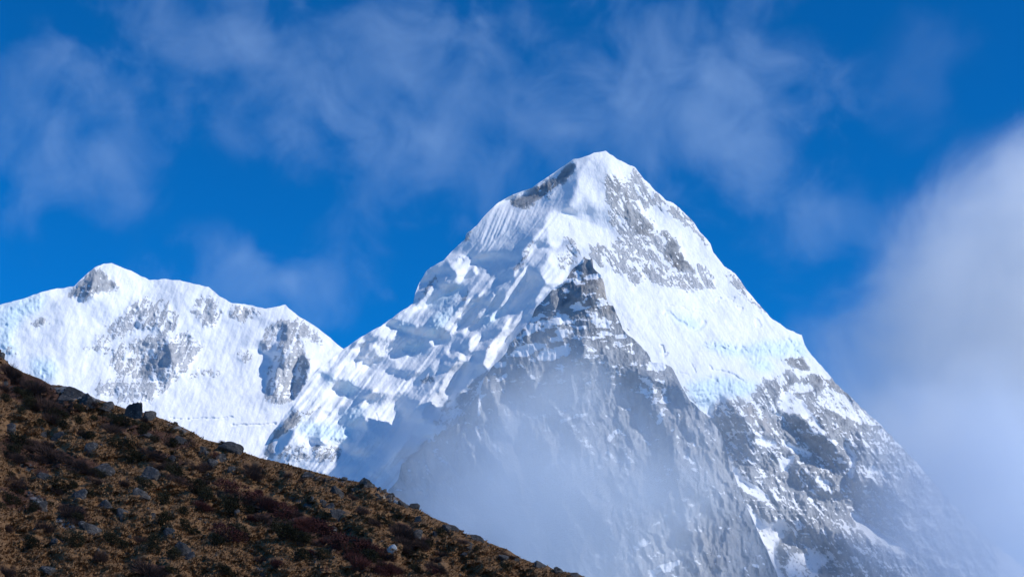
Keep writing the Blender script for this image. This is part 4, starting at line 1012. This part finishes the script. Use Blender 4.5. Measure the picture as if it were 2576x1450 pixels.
# small fillers
rr = random.Random(5)
def spot(f, lo, hi, tries=400):
    for _ in range(tries):
        x = rr.uniform(0, 1480); y = rr.uniform(890, 1450)
        if y < np.interp(x, crestH[:, 0], crestH[:, 1]) + 6: continue
        v = float(sample(f, np.array([x], np.float32), np.array([y], np.float32))[0])
        if lo <= v <= hi: return x, y
    return x, max(y, float(np.interp(x, crestH[:, 0], crestH[:, 1])) + 6)
for i in range(46):
    x, y = spot(heath, .3, 2) if i % 3 else spot(heath, -1, .3)
    s = rr.uniform(14, 30); shrub('jun', x, y, s * 1.4, s * .8, 'little dark evergreen tuft, ankle high among larger shrubs', 'little evergreen tufts on the slope', False)
for i in range(64):
    x, y = spot(heath, .3, 2) if i % 4 else spot(heath, -1, .3)
    s = rr.uniform(14, 34); shrub('twig', x, y, s * 1.5, s * .8, 'little bare brown bush, low in the grass and heath', 'little bare bushes on the slope', False)
for i in range(20):
    x, y = spot(heath, .3, 2)
    if x < 480: x, y = XY('T4', rr.uniform(250, 1000), 0, 0, 0)[0], rr.uniform(1290, 1440)
    s = rr.uniform(16, 32); shrub('red', x, max(y, float(np.interp(x, crestH[:, 0], crestH[:, 1])) + 40), s * 1.5, s * .8, 'little dull red bush in the low heath', 'little red bushes on the slope', False)
for i in range(180):
    if i % 3 == 0: x, y = spot(grav, .3, 2)
    elif i % 7 == 0:
        x = rr.uniform(0, 1480); y = float(np.interp(x, crestH[:, 0], crestH[:, 1])) + rr.uniform(-1, 8)
    else: x, y = spot(heath, -1, 2)
    s = rr.uniform(3, 8) if i % 8 else rr.uniform(8, 14)
    k = float(hill_dist(x, y)) / FD
    o = obj('stone', SPR[i % 5]); o.location = Vector(hill_pt(x, y)); o.scale = (s * k * 1.3, s * k, s * k * rr.uniform(.35, .8))
    o.rotation_euler = (rr.uniform(-.3, .3), rr.uniform(-.1, .5), rr.uniform(0, 6.28))
    tag(o, 'loose grey stone lying on the brown slope, no bigger than a bucket', 'stone', 'loose stones on the slope')

# dry grass tufts all over the slope
N = 90000
tx = rng.uniform(-60, 1560, N); ty = rng.uniform(880, 1560, N)
ok = ty > np.interp(tx, crestH[:, 0], crestH[:, 1]) + 1.0
tx, ty = tx[ok], ty[ok]
ok = (sample(heath, tx, ty) + sample(grav, tx, ty) < rng.uniform(.35, 1.3, len(tx))) & (sample(cover, tx, ty) < .5) & (sample(HN2, tx, ty) > -.55 + .5 * rng.standard_normal(len(tx)) * .5)
tx, ty = tx[ok], ty[ok]
P0 = hill_pt(tx, ty); nt = len(P0); NB = 4
P0 = np.repeat(P0, NB, 0) + np.concatenate([rng.normal(0, .10, (nt * NB, 2)), np.full((nt * NB, 1), -.05)], 1)
ang = rng.uniform(0, 6.283, nt * NB); L = rng.uniform(.08, .24, nt * NB) * np.repeat(rng.uniform(.6, 1.25, nt), NB); W = L * rng.uniform(.2, .45, nt * NB)
lean = rng.uniform(.55, .98, nt * NB)
tip = P0 + np.stack([np.cos(ang) * L * lean + .10, np.sin(ang) * L * lean - .08, L * np.sqrt(np.maximum(.05, 1 - lean ** 2)) + .03], -1)
sd = np.stack([-np.sin(ang), np.cos(ang), 0 * ang], -1) * W[:, None]
sh = np.clip(np.repeat(rng.normal(.5, .15, nt), NB) + rng.normal(0, .08, nt * NB), 0, 1)
tag(obj('grass', tri_mesh('grass', P0 - sd, P0 + sd, tip, M_GRASS, sh)), 'short dry orange-brown grass covering the hillside', 'grass', kind='stuff')


# ================================================================== clouds and mist (lumpy volumes with real depth)
def cloud_material(name, dens, nscale, lo, hi, k, col=(0.90, 0.93, 1.0), seed=0.0, stretch=(1, 1, 1), g=0.0):
    c = NT(name); c.n.remove(c.b)
    tc = c.node('ShaderNodeTexCoord'); ge = c.node('ShaderNodeNewGeometry')
    ln = c.node('ShaderNodeVectorMath', operation='LENGTH'); c.l.new(tc.outputs['Object'], ln.inputs[0])
    mp = c.node('ShaderNodeMapping'); c.l.new(ge.outputs['Position'], mp.inputs[0])
    mp.inputs['Location'].default_value = (seed * 731, seed * 377, seed * 211); mp.inputs['Scale'].default_value = stretch
    n1 = c.noise(nscale, 7, 0.64, mp.outputs[0], 0.45)
    fall = c.math('SUBTRACT', 1.0, ln.outputs['Value'])
    v = c.math('ADD', fall, c.math('MULTIPLY', c.math('SUBTRACT', n1, 0.5), k))
    edge = c.ramp(ln.outputs['Value'], 0.99, 0.75)
    d = c.math('MULTIPLY', c.math('MULTIPLY', c.ramp(v, lo, hi), edge), dens)
    pv = c.node('ShaderNodeVolumePrincipled')
    pv.inputs['Color'].default_value = (*col, 1); pv.inputs['Anisotropy'].default_value = g
    c.l.new(d, pv.inputs['Density']); c.l.new(pv.outputs[0], c.out.inputs['Volume'])
    return c.m

def hull(name):
    bm = bmesh.new(); bmesh.ops.create_icosphere(bm, subdivisions=3, radius=1.0)
    me = bpy.data.meshes.new(name); bm.to_mesh(me); bm.free(); return me
def cloud(name, x, y, rx, ry, dist, thick, mat, label, tilt=0.0, cat='cloud'):
    o = obj(name, hull(name)); o.data.materials.append(mat)
    o.location = unproject(np.float32(x), np.float32(y), dist)
    k = dist / FD * 1.02
    o.scale = (rx * k, thick, ry * k); o.rotation_euler = (0, R(tilt), 0)
    tag(o, label, cat)
    return o
THIN = dict(nscale=0.0021, lo=0.24, hi=1.05, k=3.3, col=(0.68, 0.84, 1.0))
for i, (x, y, rx, ry, tl, dn, lab) in enumerate((
        (170, 330, 400, 400, 25, 1.1, 'ragged grey-blue cloud at the upper left over the snow ridge'),
        (560, 120, 620, 380, 12, 1.0, 'thin streaky cloud along the top edge, left of the middle'),
        (1060, 270, 560, 460, -10, 1.15, 'broad soft cloud above and left of the summit'),
        (1720, 230, 640, 470, 8, 1.3, 'widest pale cloud right above the summit'),
        (600, 710, 330, 190, 6, 1.2, 'low wispy cloud rising behind the snow ridge'),
        (840, 690, 200, 220, 20, .9, 'small faint cloud over the saddle between ridge and peak'),
        (2040, 590, 240, 210, -25, .9, 'small faint wisp beside the right shoulder of the peak'),
        (2340, 170, 200, 320, 20, .22, 'faintest wisp in the clear blue at the upper right'))):
    cloud('cloud', x, y, rx, ry, 9500, 480, cloud_material('thin_cloud', 0.00064 * dn, seed=i + 1.0, **THIN), lab, tl)
cloud('cloud', 2660, 830, 940, 600, 5900, 700, cloud_material('bank_cloud', 0.0042, 0.0020, 0.06, 0.75, 1.6, (.98, .99, 1), 11), 'big bright cloud bank filling the sky right of the peak', -38)
cloud('cloud', 2600, 1360, 620, 600, 4100, 420, cloud_material('bank_cloud', 0.0062, 0.0022, 0.10, 0.8, 1.15, (.84, .91, 1), 13), 'grey cloud wrapped round the lower right foot of the peak', 20)
cloud('mist', 1360, 1310, 640, 600, 3650, 300, cloud_material('mist', 0.0110, 0.0026, 0.20, 0.95, 1.4, (.79, .855, .92), 17), 'blue-grey mist bank hiding the foot of the dark buttress', 0, 'mist')
cloud('mist', 1560, 1260, 950, 560, 3300, 260, cloud_material('veil', 0.0011, 0.0030, 0.05, 0.8, 1.3, (.72, .85, 1), 23), 'thinnest veil of mist drifting across the rock walls above the mist bank', 0, 'mist')
# the cloud whose shadow lies on the hillside, high up to the right behind the camera
mc = NT('shade_cloud'); mc.n.remove(mc.b)
pv = mc.node('ShaderNodeVolumePrincipled'); pv.inputs['Density'].default_value = 0.0014; pv.inputs['Color'].default_value = (.95, .97, 1, 1); mc.l.new(pv.outputs[0], mc.out.inputs['Volume'])
sh = obj('cloud', hull('cloud')); sh.data.materials.append(mc.m)
for v in sh.data.vertices: v.co *= 1 + .25 * mnoise.fractal(v.co * 2.2, .8, 2, 4)
sh.location = Vector((-20, 128, 22)) + SUN_TO * 1700; sh.scale = (420, 420, 150)
tag(sh, 'dense cloud high up to the right, out of the picture, that shades the hillside', kind='structure')

# the thin blue air between camera and mountains
hz = NT('haze'); hz.n.remove(hz.b)
pv = hz.node('ShaderNodeVolumePrincipled'); pv.inputs['Density'].default_value = 0.000007; pv.inputs['Color'].default_value = (.12, .50, 1, 1); hz.l.new(pv.outputs[0], hz.out.inputs['Volume'])
bm = bmesh.new(); bmesh.ops.create_cube(bm, size=1.0); me = bpy.data.meshes.new('haze'); bm.to_mesh(me); bm.free(); me.materials.append(hz.m)
ho = obj('haze', me); ho.location = (0, 3900, 1000); ho.scale = (14000, 9400, 2126)
tag(ho, 'thin blue air over the valley in front of the mountains', 'haze', kind='stuff')
